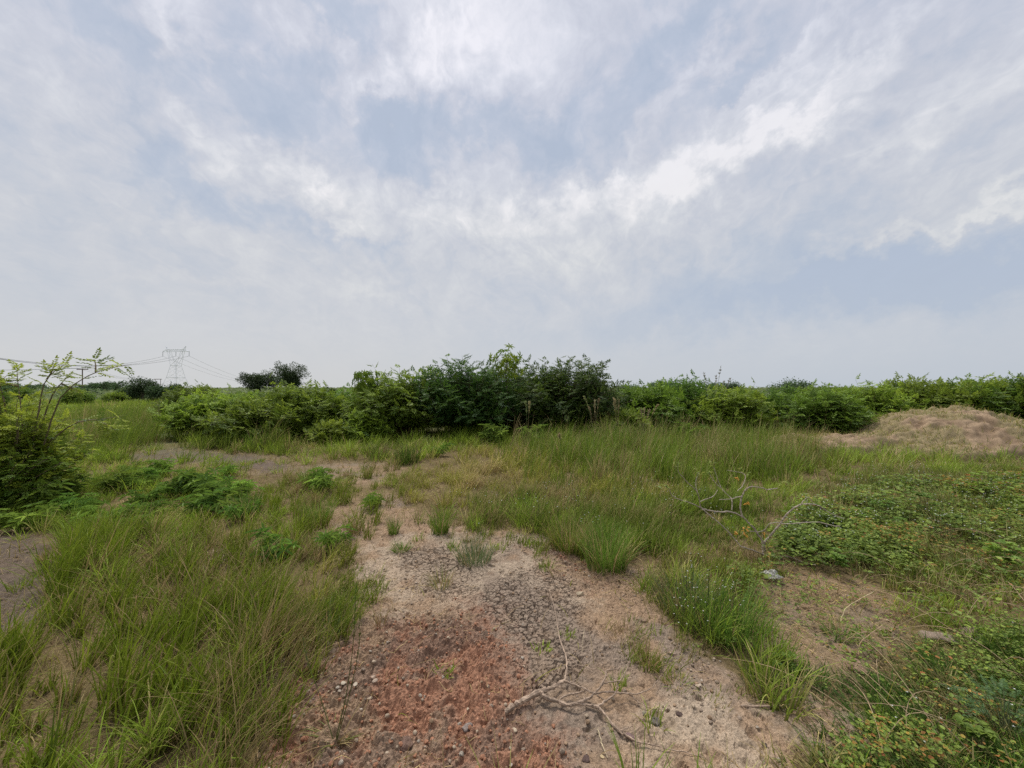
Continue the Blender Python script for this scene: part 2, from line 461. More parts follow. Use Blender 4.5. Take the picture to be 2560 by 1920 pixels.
# ------------------------------------------------------------------ left bank of long leaning grass
g = Geo()
def long_grass(g, poly, n_t, per, h0, h1, w, az0, lean0, dry, spread=.06, seg=5, base=GREEN, top=LIME):
    pl = ground_poly(poly)
    xs = [p[0] for p in pl]; ys = [p[1] for p in pl]
    cx = R.uniform(min(xs), max(xs), n_t * 4); cy = R.uniform(min(ys), max(ys), n_t * 4)
    m = (R.random(len(cx)) < 1.05 * soft([pl], cx, cy, .30, 6, 77) - .05); cx, cy = cx[m][:n_t], cy[m][:n_t]
    k = R.poisson(per, len(cx)) + 3
    ci = np.repeat(np.arange(len(cx)), k); n = len(ci)
    a = R.uniform(0, 2 * np.pi, n); r = spread * np.sqrt(R.random(n))
    x = cx[ci] + r * np.cos(a); y = cy[ci] + r * np.sin(a)
    bsh = soft(BARESHRUB, cx, cy, .1, 3, 67)
    h = ((h0 + (h1 - h0) * np.clip(1.9 * fbm(cx * 1.6, cy * 1.6, 231, 3) - .5 + R.normal(0, .2, len(cx)), 0, 1.1)) * (1 - .62 * bsh))[ci] * R.uniform(.5, 1.1, n)
    az = np.where(R.random(n) < .6, R.normal(az0, .5, n), a)
    lean = np.abs(R.normal(lean0, .15, n)); curve = np.abs(R.normal(.45, .35, n))
    d = np.clip(R.normal(dry, .18, n) + R.normal(0, .2, len(cx))[ci] + 1.5 * (fbm(cx * 2.2, cy * 2.2, 222, 2)[ci] - .5), 0, 1)
    t = sstep(.35, .75, d)
    gcol = mixc(np.tile(base, (n, 1)), np.tile(top, (n, 1)), R.random(n))
    ct = mixc(gcol, np.tile(STRAW, (n, 1)), t); cb = mixc(gcol, np.tile(BROWN, (n, 1)), np.clip(.15 + .6 * t, 0, 1))
    v = R.uniform(.75, 1.2, n)[:, None]
    blades(g, x, y, gz(x, y) - .005, h, w * R.uniform(.6, 1.3, n), az, lean, curve, cb * v, ct * v, seg)
LEFTBANK = [(-300,1760),(-300,1480),(-100,1420),(100,1350),(120,1210),(220,1150),(400,1140),(520,1170),(600,1260),(620,1340),(590,1440),(570,1520),(590,1620),(580,1760)]
long_grass(g, LEFTBANK, 350, 18, .14, .54, .0088, .1, .20, .07, .045)
long_grass(g, LEFTBANK, 200, 3, .40, .66, .0056, .15, .40, .98, .03)
long_grass(g, [(360,1760),(430,1500),(520,1400),(575,1460),(590,1760)], 70, 3, .40, .65, .0046, .5, .38, .98, .03)
long_grass(g, [(540,1060),(700,1010),(860,1015),(870,1090),(790,1190),(740,1260),(640,1330),(600,1240),(560,1180)], 150, 26, .10, .36, .0075, .3, .2, .22, .06)
long_grass(g, [(1380,1250),(1480,1200),(1560,1300),(1640,1420),(1560,1440),(1450,1380)], 40, 18, .06, .2, .005, .3, .3, .5, .06)
long_grass(g, [(590,1400),(660,1290),(760,1210),(800,1320),(720,1420),(640,1520)], 70, 20, .07, .26, .0065, .3, .3, .3, .06)
long_grass(g, [(1420,1330),(1440,1240),(1550,1180),(1650,1180),(1640,1270),(1560,1340)], 110, 20, .10, .34, .006, .3, .22, .25, .07)
long_grass(g, [(880,1110),(1000,1130),(1200,1150),(1330,1220),(1250,1235),(1100,1180),(900,1160)], 40, 16, .05, .2, .006, .3, .3, .35, .06)
long_grass(g, [(1300,1380),(1400,1330),(1500,1420),(1650,1520),(1560,1540),(1420,1460)], 26, 14, .04, .13, .005, .3, .5, .5, .06)
tag(g.build('grass', M_grass), 'long leaning green and straw grass on the left foreground bank', 'grass', None, 'stuff')

# reed-like belt at the left mid distance and green belt in front of the right thicket
g = Geo()
long_grass(g, [(130,985),(160,905),(340,900),(350,925),(320,960),(260,985),(230,1010)], 620, 18, .55, 1.2, .013, .4, .12, .16, .13, 4, np.array([.12,.20,.02]), np.array([.25,.33,.04]))
long_grass(g, [(362,920),(380,900),(470,905),(560,960),(640,985),(560,985),(430,975),(392,955)], 330, 18, .4, 1.05, .013, .4, .12, .22, .12, 4, np.array([.12,.19,.02]), np.array([.24,.31,.04]))
long_grass(g, [(1080,1010),(1180,960),(1300,945),(1480,938),(1700,945),(1790,985),(1700,1050),(1500,1075),(1240,1070)], 600, 20, .32, .95, .0105, .8, .18, .14, .14, 5, np.array([.115,.205,.014]), np.array([.25,.35,.03]))
long_grass(g, [(1080,1010),(1180,960),(1300,945),(1480,938),(1700,945),(1790,985),(1700,1050),(1500,1075),(1240,1070)], 200, 2, .75, 1.15, .0085, .6, .16, .97, .1, 5)
long_grass(g, [(1440,1000),(1520,940),(1780,945),(1780,1000),(1600,1040)], 520, 22, .35, .60, .009, .3, .15, .42, .12, 4, np.array([.11,.17,.03]), OLIVE)
long_grass(g, [(1000,1120),(1150,1070),(1420,1070),(1640,1090),(1600,1180),(1420,1200),(1300,1215),(1150,1140)], 620, 20, .18, .42, .0075, .3, .15, .24, .09, 4, np.array([.10,.18,.015]), np.array([.22,.29,.03]))
tag(g.build('grass', M_grass), 'tall green grass belt in front of the shrub thicket', 'grass', None, 'stuff')

# ------------------------------------------------------------------ creeping herbs on the right
def groundcover(g, poly, n, hmax, size, reds, seed):
    pl = ground_poly(poly)
    xs = [p[0] for p in pl]; ys = [p[1] for p in pl]
    x = R.uniform(min(xs), max(xs), n * 4); y = R.uniform(min(ys), max(ys), n * 4)
    m = inpoly(x, y, pl) & (R.random(len(x)) < .12 + .88 * sstep(.34, .62, fbm(x * 2.2, y * 2.2, seed, 4))) & (R.random(len(x)) > 1.2 * soft(BARE, x, y, .15, 3, 60)) & (R.random(len(x)) < soft([pl], x, y, .5, 6, seed))
    x, y = x[m][:n], y[m][:n]; n = len(x)
    top = hmax * (.35 + .65 * sstep(.3, .7, fbm(x * 3.4, y * 3.4, seed + 7, 4)))
    z = gz(x, y) + .01 + top * R.uniform(.15, 1, n)
    hue = fbm(x * 3, y * 3, seed + 3, 2)
    for k in range(3):
        a = R.uniform(0, 2 * np.pi, n)
        D = np.stack([np.cos(a), np.sin(a), R.uniform(-.15, .5, n)], -1)
        Nn = norm(np.stack([R.normal(0, .3, n), R.normal(0, .3, n), np.ones(n)], -1))
        c = mixc(np.tile(np.array([.085, .145, .018]), (n, 1)), np.tile(np.array([.21, .29, .045]), (n, 1)), np.clip(hue * 1.4 - .1 + R.normal(0, .38, n), 0, 1.35))
        rd = (R.random(n) < reds * (.04 + sstep(.52, .66, fbm(x * 1.9, y * 1.9, seed + 13, 2))))
        c[rd] = mixc(np.tile(np.array([.36, .15, .04]), (rd.sum(), 1)), np.tile(np.array([.42, .34, .06]), (rd.sum(), 1)), R.random(rd.sum())) * R.uniform(.6, 1.1, (rd.sum(), 1))
        B = np.stack([x, y, z], -1) + D * .006
        s = size * R.uniform(.45, 1.45, n) * np.clip(y / 3.5, .8, 2.2)
        leaves(g, B, D, Nn, s, s * .72, c * R.uniform(.8, 1.2, (n, 1)), True, .1, .12)
g = Geo()
RIGHT_ALL = [(1620,1330),(1660,1180),(1720,1110),(1900,1060),(2400,1030),(2600,1300),(2600,1760),(1760,1760),(1860,1560),(1980,1400),(1940,1290),(1840,1240),(1700,1250)]
RIGHT_MID = [(1630,1320),(1660,1190),(1720,1110),(1900,1060),(2400,1030),(2600,1300),(2500,1450),(2150,1400),(1980,1340),(1940,1280),(1840,1240),(1700,1250)]
RIGHT_LOW = [(1760,1760),(1860,1560),(1980,1400),(2200,1390),(2600,1450),(2600,1760)]
groundcover(g, RIGHT_MID, 15000, .27, .024, .34, 300)
groundcover(g, RIGHT_MID, 1800, .24, .042, .1, 390)
groundcover(g, RIGHT_LOW, 2600, .24, .020, .3, 360)
groundcover(g, [(1640,1420),(1650,1255),(1750,1235),(1850,1250),(1960,1320),(1980,1400),(1860,1470),(1700,1520)], 800, .10, .022, .2, 380)
groundcover(g, [(1640,1240),(1700,1150),(1860,1120),(2000,1150),(1980,1230),(1820,1230)], 3500, .16, .030, .02, 330)
groundcover(g, [(1500,1420),(1600,1200),(1700,1260),(1640,1380),(1600,1440)], 900, .2, .022, .15, 340)
tag(g.build('weeds', M_leaf), 'creeping small leaved weeds with orange dying leaves on the right', 'weeds', None, 'stuff')
# grass that grows through the herbs
g = Geo()
long_grass(g, [(1760,1760),(1860,1560),(2000,1420),(2300,1380),(2600,1500),(2600,1760)], 1100, 12, .08, .20, .0075, 2.6, .6, .22, .07, 4, np.array([.06,.14,.014]), np.array([.14,.24,.028]))
long_grass(g, [(1700,1160),(1800,1030),(2350,1010),(2500,1250),(2200,1330),(1960,1290),(1800,1200)], 1000, 12, .14, .36, .0065, 1.2, .35, .36, .09, 4, np.array([.09,.15,.022]), OLIVE)
long_grass(g, [(1600,1470),(1680,1420),(1760,1480),(1860,1440),(1900,1480),(1800,1530),(1700,1540)], 70, 12, .05, .14, .005, 2.6, .6, .3, .06, 3, np.array([.08,.15,.035]), np.array([.15,.22,.05]))
tag(g.build('grass', M_grass), 'short dark green grass growing through the weeds on the right', 'grass', None, 'stuff')
# thin pale stems sprawling over the right bank
g = Geo()
n = 70
pl = ground_poly([(1850,1560),(2000,1250),(2300,1180),(2500,1400),(2450,1700),(1900,1700)])
xs = R.uniform(min(p[0] for p in pl), max(p[0] for p in pl), 900); ys = R.uniform(min(p[1] for p in pl), max(p[1] for p in pl), 900)
m = inpoly(xs, ys, pl); xs, ys = xs[m][:n], ys[m][:n]; n = len(xs)
az = R.normal(2.6, .5, n); L = R.uniform(.25, .7, n); u = np.linspace(0, 1, 9)
bend = R.normal(0, .35, n)
ang = az[:, None] + bend[:, None] * u[None] * 2
px_ = xs[:, None] + np.cumsum(np.cos(ang), 1) * (L / 9)[:, None]; py_ = ys[:, None] + np.cumsum(np.sin(ang), 1) * (L / 9)[:, None]
pz_ = gz(px_, py_) + .05 + R.uniform(.03, .2, n)[:, None] * np.sin(u * np.pi * .9)[None]
tubes(g, np.stack([px_, py_, pz_], -1), (.0022 * (1 - .5 * u))[None] * np.ones((n, 1)), 4, np.array([.36, .26, .15]))
tag(g.build('straw', M_bark), 'thin bare brown stems sprawling over the weeds on the right', 'stems', None, 'stuff')
# tiny white flowers
g = Geo()
def specks(g, poly, n, hmin, hmax, size, col):
    pl = ground_poly(poly)
    xs = [p[0] for p in pl]; ys = [p[1] for p in pl]
    x = R.uniform(min(xs), max(xs), n * 5); y = R.uniform(min(ys), max(ys), n * 5)
    m = inpoly(x, y, pl) & (fbm(x * 1.8, y * 1.8, 401, 2) > .47); x, y = x[m][:n], y[m][:n]; n = len(x)
    z = gz(x, y) + R.uniform(hmin, hmax, n)
    for k in range(4):
        a = k * np.pi / 2 + R.uniform(0, 1, n)
        D = np.stack([np.cos(a), np.sin(a), np.full(n, .6)], -1)
        leaves(g, np.stack([x, y, z], -1), D, np.tile([0, 0, 1.], (n, 1)), size, size * .8, np.tile(col, (n, 1)), False, 0)
    pts = np.stack([np.stack([x, y, gz(x, y)], -1), np.stack([x + .01, y, z], -1)], 1)
    tubes(g, pts, np.full((n, 2), .0012), 3, np.array([.12, .17, .05]))
specks(g, [(1640,1230),(1750,1100),(1900,1030),(2300,1040),(2400,1300),(2000,1280),(1800,1220)], 520, .18, .36, .009, np.array([.75, .75, .68]))
specks(g, [(1450,1400),(1500,1190),(1650,1180),(1640,1400),(1560,1440)], 90, .15, .4, .006, np.array([.75, .75, .68]))
specks(g, [(900,1200),(950,1100),(1500,1060),(1600,1180),(1300,1220)], 130, .2, .36, .008, np.array([.75, .75, .68]))
specks(g, [(1900,1680),(2000,1380),(2400,1380),(2400,1700)], 60, .08, .25, .006, np.array([.75, .75, .68]))
tag(g.build('flowers', M_leaf), 'tiny white flowers dotted over the grass and weeds', 'flowers', None, 'stuff')

# ------------------------------------------------------------------ crumbs of soil and dry bits on the bare ground
def rock_geo(g, c, s, col, seed, flat=.7, subdiv=1):
    t = (1 + 5 ** .5) / 2
    V = np.array([(-1,t,0),(1,t,0),(-1,-t,0),(1,-t,0),(0,-1,t),(0,1,t),(0,-1,-t),(0,1,-t),(t,0,-1),(t,0,1),(-t,0,-1),(-t,0,1)], float)
    Fc = [(0,11,5),(0,5,1),(0,1,7),(0,7,10),(0,10,11),(1,5,9),(5,11,4),(11,10,2),(10,7,6),(7,1,8),(3,9,4),(3,4,2),(3,2,6),(3,6,8),(3,8,9),(4,9,5),(2,4,11),(6,2,10),(8,6,7),(9,8,1)]
    V = norm(V)
    for _ in range(subdiv):
        vl = list(map(tuple, V)); cache = {}; nf = []
        def mid(a, b):
            k = (min(a, b), max(a, b))
            if k not in cache:
                p = np.array(vl[a]) + np.array(vl[b]); vl.append(tuple(p / np.linalg.norm(p))); cache[k] = len(vl) - 1
            return cache[k]
        for a, b, c_ in Fc:
            x, y, z = mid(a, b), mid(b, c_), mid(c_, a); nf += [(a, x, z), (b, y, x), (c_, z, y), (x, y, z)]
        V = np.array(vl); Fc = nf
    q = np.random.default_rng(seed)
    dirs = norm(q.normal(size=(7, 3))); cut = q.uniform(.55, .95, 7)
    for d, k in zip(dirs, cut):
        dd = V @ d; V = V - np.maximum(dd - k, 0)[:, None] * d[None]
    V = V * np.array([1, q.uniform(.7, 1), flat]) * s
    a = q.uniform(0, 6.28); ca, sa = np.cos(a), np.sin(a)
    V = V @ np.array([[ca, sa, 0], [-sa, ca, 0], [0, 0, 1]])
    g.add(V + c, None, Fc, np.tile(col, (len(V), 1)) * (1 + .15 * (q.random((len(V), 1)) - .5)))

rock_lib = []
for k in range(8):
    t_ = Geo(); rock_geo(t_, np.zeros(3), 1.0, np.ones(3), 500 + k, R.uniform(.55, .85)); rock_lib.append((np.concatenate(t_.v), np.concatenate(t_.t)))
g = Geo()
n = 26000
x = R.uniform(-2.0, 2.6, n); y = 1.35 + 3.4 * R.random(n) ** 1.5
m = (soft(BARE, x, y, .1, 3, 60) > .35)
rdm = soft(RED, x, y, .2, 3, 40); cl = fbm(x * 3, y * 3, 610, 3)
m &= R.random(n) < np.clip(.25 + .8 * rdm + (cl - .5) * 1.6, .05, 1)
x, y, rdm = x[m], y[m], rdm[m]; n = len(x)
# height of the detailed ground at a point: nearest grid vertex
def gz_fine(x, y):
    i = np.clip(np.searchsorted(gx, x), 1, len(gx) - 1); j = np.clip(np.searchsorted(gy, y), 1, len(gy) - 1)
    return Zg.reshape(ny, nx)[j, i]
zf = gz_fine(x, y)
s = .0022 + .0115 * R.random(n) ** 4.5
for i in range(n):
    V, T = rock_lib[i % 8]
    a = R.uniform(0, 6.28); ca, sa = np.cos(a), np.sin(a)
    W = (V * s[i]) @ np.array([[ca, sa, 0], [-sa, ca, 0], [0, 0, 1]])
    base = redc if R.random() < rdm[i] * .8 else (greyc * 1.1 if R.random() < .35 else (tan if R.random() < .6 else palec))
    if R.random() < .06: base = np.array([.32, .27, .21])
    g.add(W + np.array([x[i], y[i], zf[i] + s[i] * .25]), None, T, base * R.uniform(.8, 1.15))
tag(g.build('gravel', M_soil), 'crumbs of red and grey soil strewn over the bare ground', 'soil crumbs', None, 'stuff')

g = Geo()      # dry straw lying about
n = 6000
x = R.uniform(-2.4, 3.0, n); y = 1.4 + 4.2 * R.random(n)
bb = soft(BARE, x, y, .15, 4, 60)
m = (bb > .2) & (R.random(n) < np.where(bb < .95, 1, .30) * sstep(.35, .6, fbm(x * 2, y * 2, 640, 2)))
x, y = x[m], y[m]; n = len(x)
L = R.uniform(.04, .18, n); az = R.uniform(0, 6.28, n); u = np.linspace(0, 1, 5); bd = R.normal(0, .5, n)
ang = az[:, None] + bd[:, None] * u[None]
px_ = x[:, None] + np.cumsum(np.cos(ang), 1) * (L / 5)[:, None]; py_ = y[:, None] + np.cumsum(np.sin(ang), 1) * (L / 5)[:, None]
pz_ = gz_fine(px_.ravel(), py_.ravel()).reshape(px_.shape) + .004 + R.uniform(0, .02, n)[:, None] * u[None]
cc = mixc(np.tile(STRAW, (n, 1)), np.tile(BROWN * 1.3, (n, 1)), R.random(n))
tubes(g, np.stack([px_, py_, pz_], -1), np.full((n, 5), .0013), 3, np.repeat(cc, 15, 0))
tag(g.build('straw', M_bark), 'dry straw bits lying on the bare soil', 'straw', None, 'stuff')

# ------------------------------------------------------------------ shrubs
def leaf_sprays(g, B, D, N, L, pairs, lfl, lfw, C, hexa=False):
    """pinnate leaves: leaflets in pairs along a rachis"""
    n = len(B); D = norm(D); S = norm(np.cross(D, N)); N = np.cross(S, D)
    ts = np.linspace(.18, 1, pairs)
    for t in ts:
        sag = -N * (t ** 2 * .18 * L)[:, None]
        b = B + D * (L * t)[:, None] + sag
        f = 1 - .55 * max(0, t - .45) ** 1.0
        for sg in (-1, 1):
            d = norm(S * sg * .92 + D * .5 - N * .12 + R.normal(0, .13, (n, 3)))
            leaves(g, b, d, N + R.normal(0, .12, (n, 3)), lfl * f * R.uniform(.8, 1.15, n), lfw * f, C * R.uniform(.82, 1.18, (n, 1)), hexa, .12)
    leaves(g, B + D * L[:, None] - N * (.18 * L)[:, None], D, N, np.full(n, lfl), np.full(n, lfw), C, hexa, .1)

def make_shrub(name, seed, h, rad, shoots, per, L, pairs, lfl, lfw, dark, light, spike=.3, low=-.35, hexa=False, lmix=.35, aspect=1.0, extra=None):
    global R
    keepR = R; R = np.random.default_rng(seed)
    root = empty(name)
    n = shoots
    ph = R.uniform(0, 2 * np.pi, n); dz = R.uniform(low, 1, n); hr = np.sqrt(1 - dz ** 2)
    lump = 1 + .30 * (fbm(np.cos(ph) * 1.6 + 5 + dz, np.sin(ph) * 1.6 + 5 - dz, seed, 2) - .5) * 2
    rr = R.uniform(.5, 1, n) ** .6 * lump
    zc = h * .42
    tip = np.stack([np.cos(ph) * hr * rad * rr, np.sin(ph) * hr * rad * rr * aspect, zc + dz * np.where(dz > 0, (h - zc) * .9, zc * .9) * rr], -1)
    tip[:, 2] = np.maximum(tip[:, 2], .08)
    up = np.zeros((n, 3)); up[:, 2] = spike * R.random(n) ** 2 * np.clip(dz + .25, 0, 1)
    up[:, :2] = tip[:, :2] / max(rad, .1) * .22 * R.uniform(0, 1, (n, 1)) * spike
    b0 = np.stack([R.normal(0, .06 * rad, n), R.normal(0, .06 * rad, n), np.full(n, -.03)], -1)
    c1 = b0 + (tip - b0) * np.array([.35, .35, .62])
    K = 9; u = np.linspace(0, 1, K)[None, :, None]
    end = tip + up
    Pt = (1 - u) ** 2 * b0[:, None] + 2 * u * (1 - u) * c1[:, None] + u ** 2 * end[:, None]
    Pt += R.normal(0, .012 * rad, Pt.shape) * u
    lo_ = np.full(len(Pt), .42)
    if extra is not None:                      # long wands given as centre lines
        Pt = np.concatenate([Pt, np.stack([smooth_line(e, K) for e in extra])]); n = len(Pt)
        dz = np.concatenate([dz, np.ones(len(extra))]); lo_ = np.concatenate([lo_, np.full(len(extra), .10)])
    r0 = .010 + .006 * R.random(n)
    gs = Geo()
    tubes(gs, Pt, r0[:, None] * (1 - .82 * np.linspace(0, 1, K))[None], 4, np.array([.17, .13, .085]))
    gs.build('stem', M_bark, root)
    T = norm(np.gradient(Pt, axis=1))
    gl = Geo()
    for j in range(per):
        t = lo_ + (1 - lo_) * (j + R.random(n) * .9) / per
        t = np.minimum(t, .999)
        fi = t * (K - 1); i0 = fi.astype(int); f = (fi - i0)[:, None]
        B = Pt[np.arange(n), i0] * (1 - f) + Pt[np.arange(n), np.minimum(i0 + 1, K - 1)] * f
        D0 = T[np.arange(n), i0]
        side = norm(np.cross(D0, np.array([.0, .0, 1.]) + R.normal(0, .05, (n, 3))))
        oth = np.cross(D0, side)
        a = j * 2.4 + R.normal(0, .5, n)
        D = norm(D0 * .45 + side * np.cos(a)[:, None] + oth * (np.sin(a) * .45)[:, None] + np.array([0, 0, .06]))
        N = norm(np.array([0, 0, 1.]) + .22 * (B - np.array([0, 0, zc])) / rad + R.normal(0, .16, (n, 3)))
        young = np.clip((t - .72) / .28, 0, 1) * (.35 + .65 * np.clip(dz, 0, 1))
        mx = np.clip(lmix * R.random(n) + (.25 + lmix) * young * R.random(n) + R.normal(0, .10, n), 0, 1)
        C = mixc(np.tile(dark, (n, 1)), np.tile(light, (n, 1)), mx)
        sz = R.uniform(.75, 1.15, n) * (1 - .35 * np.clip((t - .85) / .15, 0, 1))
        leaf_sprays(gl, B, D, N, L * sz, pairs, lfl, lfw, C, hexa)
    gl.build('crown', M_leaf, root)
    R = keepR
    return root

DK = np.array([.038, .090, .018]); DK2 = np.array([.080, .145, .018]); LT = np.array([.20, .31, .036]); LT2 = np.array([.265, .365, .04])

def place(o, px, d, rz=0., sc=(1, 1, 1)):
    x = (px - CX) / F * d
    o.location = (x, d, float(gz(x, d)) - .01); o.rotation_euler = (0, 0, rz); o.scale = sc
    return o

# the big dark bush of the middle, three stems of growth
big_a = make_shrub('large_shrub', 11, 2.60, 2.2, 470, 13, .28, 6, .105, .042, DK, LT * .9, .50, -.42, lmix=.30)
place(big_a, 1005, 13.2, .3)
tag(big_a, 'tall dark green feathery bush just left of the sapling poking above the thicket', 'shrub', 'large dark bushes in the middle')
big_b = make_shrub('large_shrub', 12, 2.45, 2.3, 470, 13, .28, 6, .105, .042, DK, LT * .9, .65, -.42, lmix=.28)
place(big_b, 1215, 13.4, 1.1)
tag(big_b, 'tall dark green bush right of the sapling, behind the seeding grass stalks', 'shrub', 'large dark bushes in the middle')
big_c = make_shrub('large_shrub', 13, 2.2, 1.75, 330, 12, .27, 6, .105, .042, DK2, LT2, .6, -.42, lmix=.75)
place(big_c, 860, 13.0, 2.1)
tag(big_c, 'yellow green bush forming the left shoulder of the big dark thicket', 'shrub', 'large dark bushes in the middle')
back = make_shrub('large_shrub', 14, 2.5, 2.0, 330, 12, .26, 7, .085, .036, DK, LT, .7, -.3, lmix=.25)
place(back, 1110, 15.4, .6)
tag(back, 'dark green bush half hidden behind the two tall middle bushes', 'shrub', 'large dark bushes in the middle')
# long bare wand of the left shoulder bush reaching over to the left
w = [P(870, 800, 12.6), P(845, 788, 12.5), P(815, 783, 12.5), P(790, 784, 12.5)]

# low and medium bushes: four prototypes, then copies
proto = [
    make_shrub('shrub', 21, 1.55, 1.25, 210, 11, .26, 5, .115, .046, DK2, LT2, .35, -.4, lmix=.85),
    make_shrub('shrub', 22, 1.45, 1.35, 220, 11, .26, 5, .115, .046, DK2, LT2, .30, -.4, lmix=.6),
    make_shrub('shrub', 23, 1.65, 1.30, 210, 11, .26, 5, .110, .044, DK2 * .85, LT, .60, -.4, lmix=.55),
    make_shrub('shrub', 24, 1.05, 1.05, 150, 11, .24, 5, .110, .046, DK2, LT2, .30, -.4, lmix=.85),
]
used = [False] * 4
def bush(k, px, d, s, rz, label, group, zs=1.0):
    o = proto[k] if not used[k] else copy_tree(proto[k])
    used[k] = True
    place(o, px, d, rz, (s, s, s * zs))
    tag(o, label, 'shrub', group)
    return o
GL = 'bushes left of the big thicket'
bush(0, 455, 12.6, 1.0, .4, 'yellow green spreading bush at the left end of the hedge, beside the dark mud path', GL, .9)
bush(1, 568, 11.4, .98, 1.7, 'green bush with a shadowed base, in front of the pair of dark distant trees', GL, .96)
bush(0, 655, 12.4, 1.12, 2.9, 'bright yellow green bush right of the one with the shadowed base', GL, .96)
bush(2, 745, 15.5, .88, .9, 'duller green bush set back in the dip before the big thicket', GL)
bush(3, 795, 11.7, .85, .2, 'low yellowish bush at the foot of the left shoulder of the big thicket', GL)
bush(3, 715, 11.2, .62, 3.9, 'small low bush between the yellow green bushes and the bare strip', GL)
bush(2, 405, 18.5, 1.0, 2.2, 'dark bush set back behind the left end of the hedge', GL)
bush(1, 520, 18.5, 1.12, 4.2, 'rough green bush peeping over the hedge below the dark distant trees', GL, .85)
GR = 'bushes of the right thicket'
bush(1, 1392, 13.4, 1.12, 2.6, 'fresh green bush next to the right edge of the big dark thicket', GR, 1.08)
bush(2, 1478, 14.6, 1.12, .5, 'feathery bush with spiky tips behind the tallest green grass clump', GR)
bush(0, 1572, 12.9, 1.0, 5.1, 'light green bush below the thin dry stalks against the sky', GR)
bush(1, 1668, 13.6, 1.04, 1.2, 'grey green bush over the brown grass belt', GR)
bush(2, 1785, 11.9, .98, 3.6, 'dark based bush at the left foot of the earth mound', GR, .95)
bush(0, 1885, 14.6, 1.02, 2.3, 'green bush right above the left ramp of the earth mound', GR, 1.05)
bush(1, 1992, 15.2, 1.35, .1, 'bushy green crown with raised twigs behind the top of the earth mound', GR, 1.05)
bush(2, 2085, 14.6, 1.0, 4.5, 'dark green bush with a spiky tuft behind the mound crest', GR)
bush(0, 2180, 14.8, 1.3, 3.1, 'broad bush behind the mound at the frame edge', GR)
bush(2, 2290, 13.6, 1.25, 1.9, 'dark bush at the far end of the thicket beyond the mound', GR)
bush(3, 1352, 11.9, .8, 1.1, 'low leafy bush at the foot of the big dark thicket, among the seeding stalks', GR)
# the scrub beyond: second and third ranks, all alike
for k in range(64):
    d = 17 + 36 * (k / 64) ** 1.2 + R.uniform(-.8, .8)
    px = R.uniform(-120, 2330)
    if 150 < px < 480 and d < 27: px += 700
    s = R.uniform(.75, 1.2) if px < 1300 else R.uniform(.82, 1.2)
    bush(int(R.integers(0, 3)), px, d, s, R.uniform(0, 6.28), 'one of the many alike green bushes ranked behind the front hedge', 'bushes ranked behind the front hedge', R.uniform(.86, 1.0))

# sapling with palmate leaves above the thicket
def palm_leaves(g, B, D, n_l, L, W, C):
    """a whorl of narrow leaflets"""
    n = len(B); D = norm(D)
    ref = np.array([.3, .5, .8]); S = norm(np.cross(D, ref)); U = np.cross(S, D)
    for k in range(n_l):
        a = 2 * np.pi * k / n_l + R.uniform(0, .3, n)
        d = norm(S * np.cos(a)[:, None] + U * np.sin(a)[:, None] + D * .35)
        leaves(g, B, d, D + R.normal(0, .1, (n, 3)), L * R.uniform(.75, 1.1, n), W, C * R.uniform(.85, 1.15, (n, 1)), True, .35)
sap = empty('sapling', (0, 0, 0))
place(sap, 1095, 12.7)
base = np.array(sap.location)
gs = Geo(); top = P(1095, 772, 12.7) - base
tubes(gs, smooth_line([(0, 0, -.03), (.03, 0, 1.2), (-.04, .02, 2.0), top], 10), np.linspace(.022, .008, 10), 5, np.array([.16, .13, .08]))
gs.build('stem', M_bark, sap)
gl = Geo(); gp_ = Geo(); n = 40
a = R.uniform(0, 6.28, n); el_ = R.uniform(-.3, 1.2, n); ln = R.uniform(.2, .62, n)
b0_ = np.stack([np.full(n, top[0]), np.zeros(n), top[2] - .08 - .60 * R.random(n)], -1)
dv = norm(np.stack([np.cos(a) * np.cos(el_), np.sin(a) * np.cos(el_), np.sin(el_)], -1))
e_ = b0_ + dv * ln[:, None]
tubes(gp_, np.stack([b0_, b0_ + dv * (ln * .55)[:, None] + [0, 0, .03], e_], 1), np.full((n, 3), .004), 4, np.array([.2, .22, .08])); gp_.build('leaf_stalks', M_leaf, sap)
palm_leaves(gl, e_, norm(dv * .8 + np.array([0, 0, -.15])), 7, .19, .045, mixc(np.tile(LT2 * .85, (n, 1)), np.tile(DK2 * 1.3, (n, 1)), R.random(n)))
gl.build('crown', M_leaf, sap)
tag(sap, 'light green sapling with finger leaves poking up above the dark thicket', 'sapling')

# a similar light crown at the left shoulder
sap2 = empty('sapling', (0, 0, 0)); place(sap2, 785, 12.5); base = np.array(sap2.location); top = P(790, 815, 12.5) - base
gs = Geo(); tubes(gs, smooth_line([(0, 0, -.03), (.05, 0, .9), (-.02, .02, 1.5), top], 10), np.linspace(.02, .008, 10), 5, np.array([.16, .13, .08])); gs.build('stem', M_bark, sap2)
gl = Geo(); n = 90; a = R.uniform(0, 6.28, n)
B = np.stack([top[0] + np.cos(a) * .42 * R.random(n) ** .5, np.sin(a) * .42 * R.random(n) ** .5, top[2] - .45 + .6 * R.random(n)], -1)
palm_leaves(gl, B, norm(np.stack([np.cos(a), np.sin(a), np.full(n, .1)], -1)), 7, .13, .032, mixc(np.tile(LT2, (n, 1)), np.tile(DK2 * 1.5, (n, 1)), R.random(n)))
gl.build('crown', M_leaf, sap2)
tag(sap2, 'pale drooping sapling standing at the left end of the dark thicket', 'sapling')

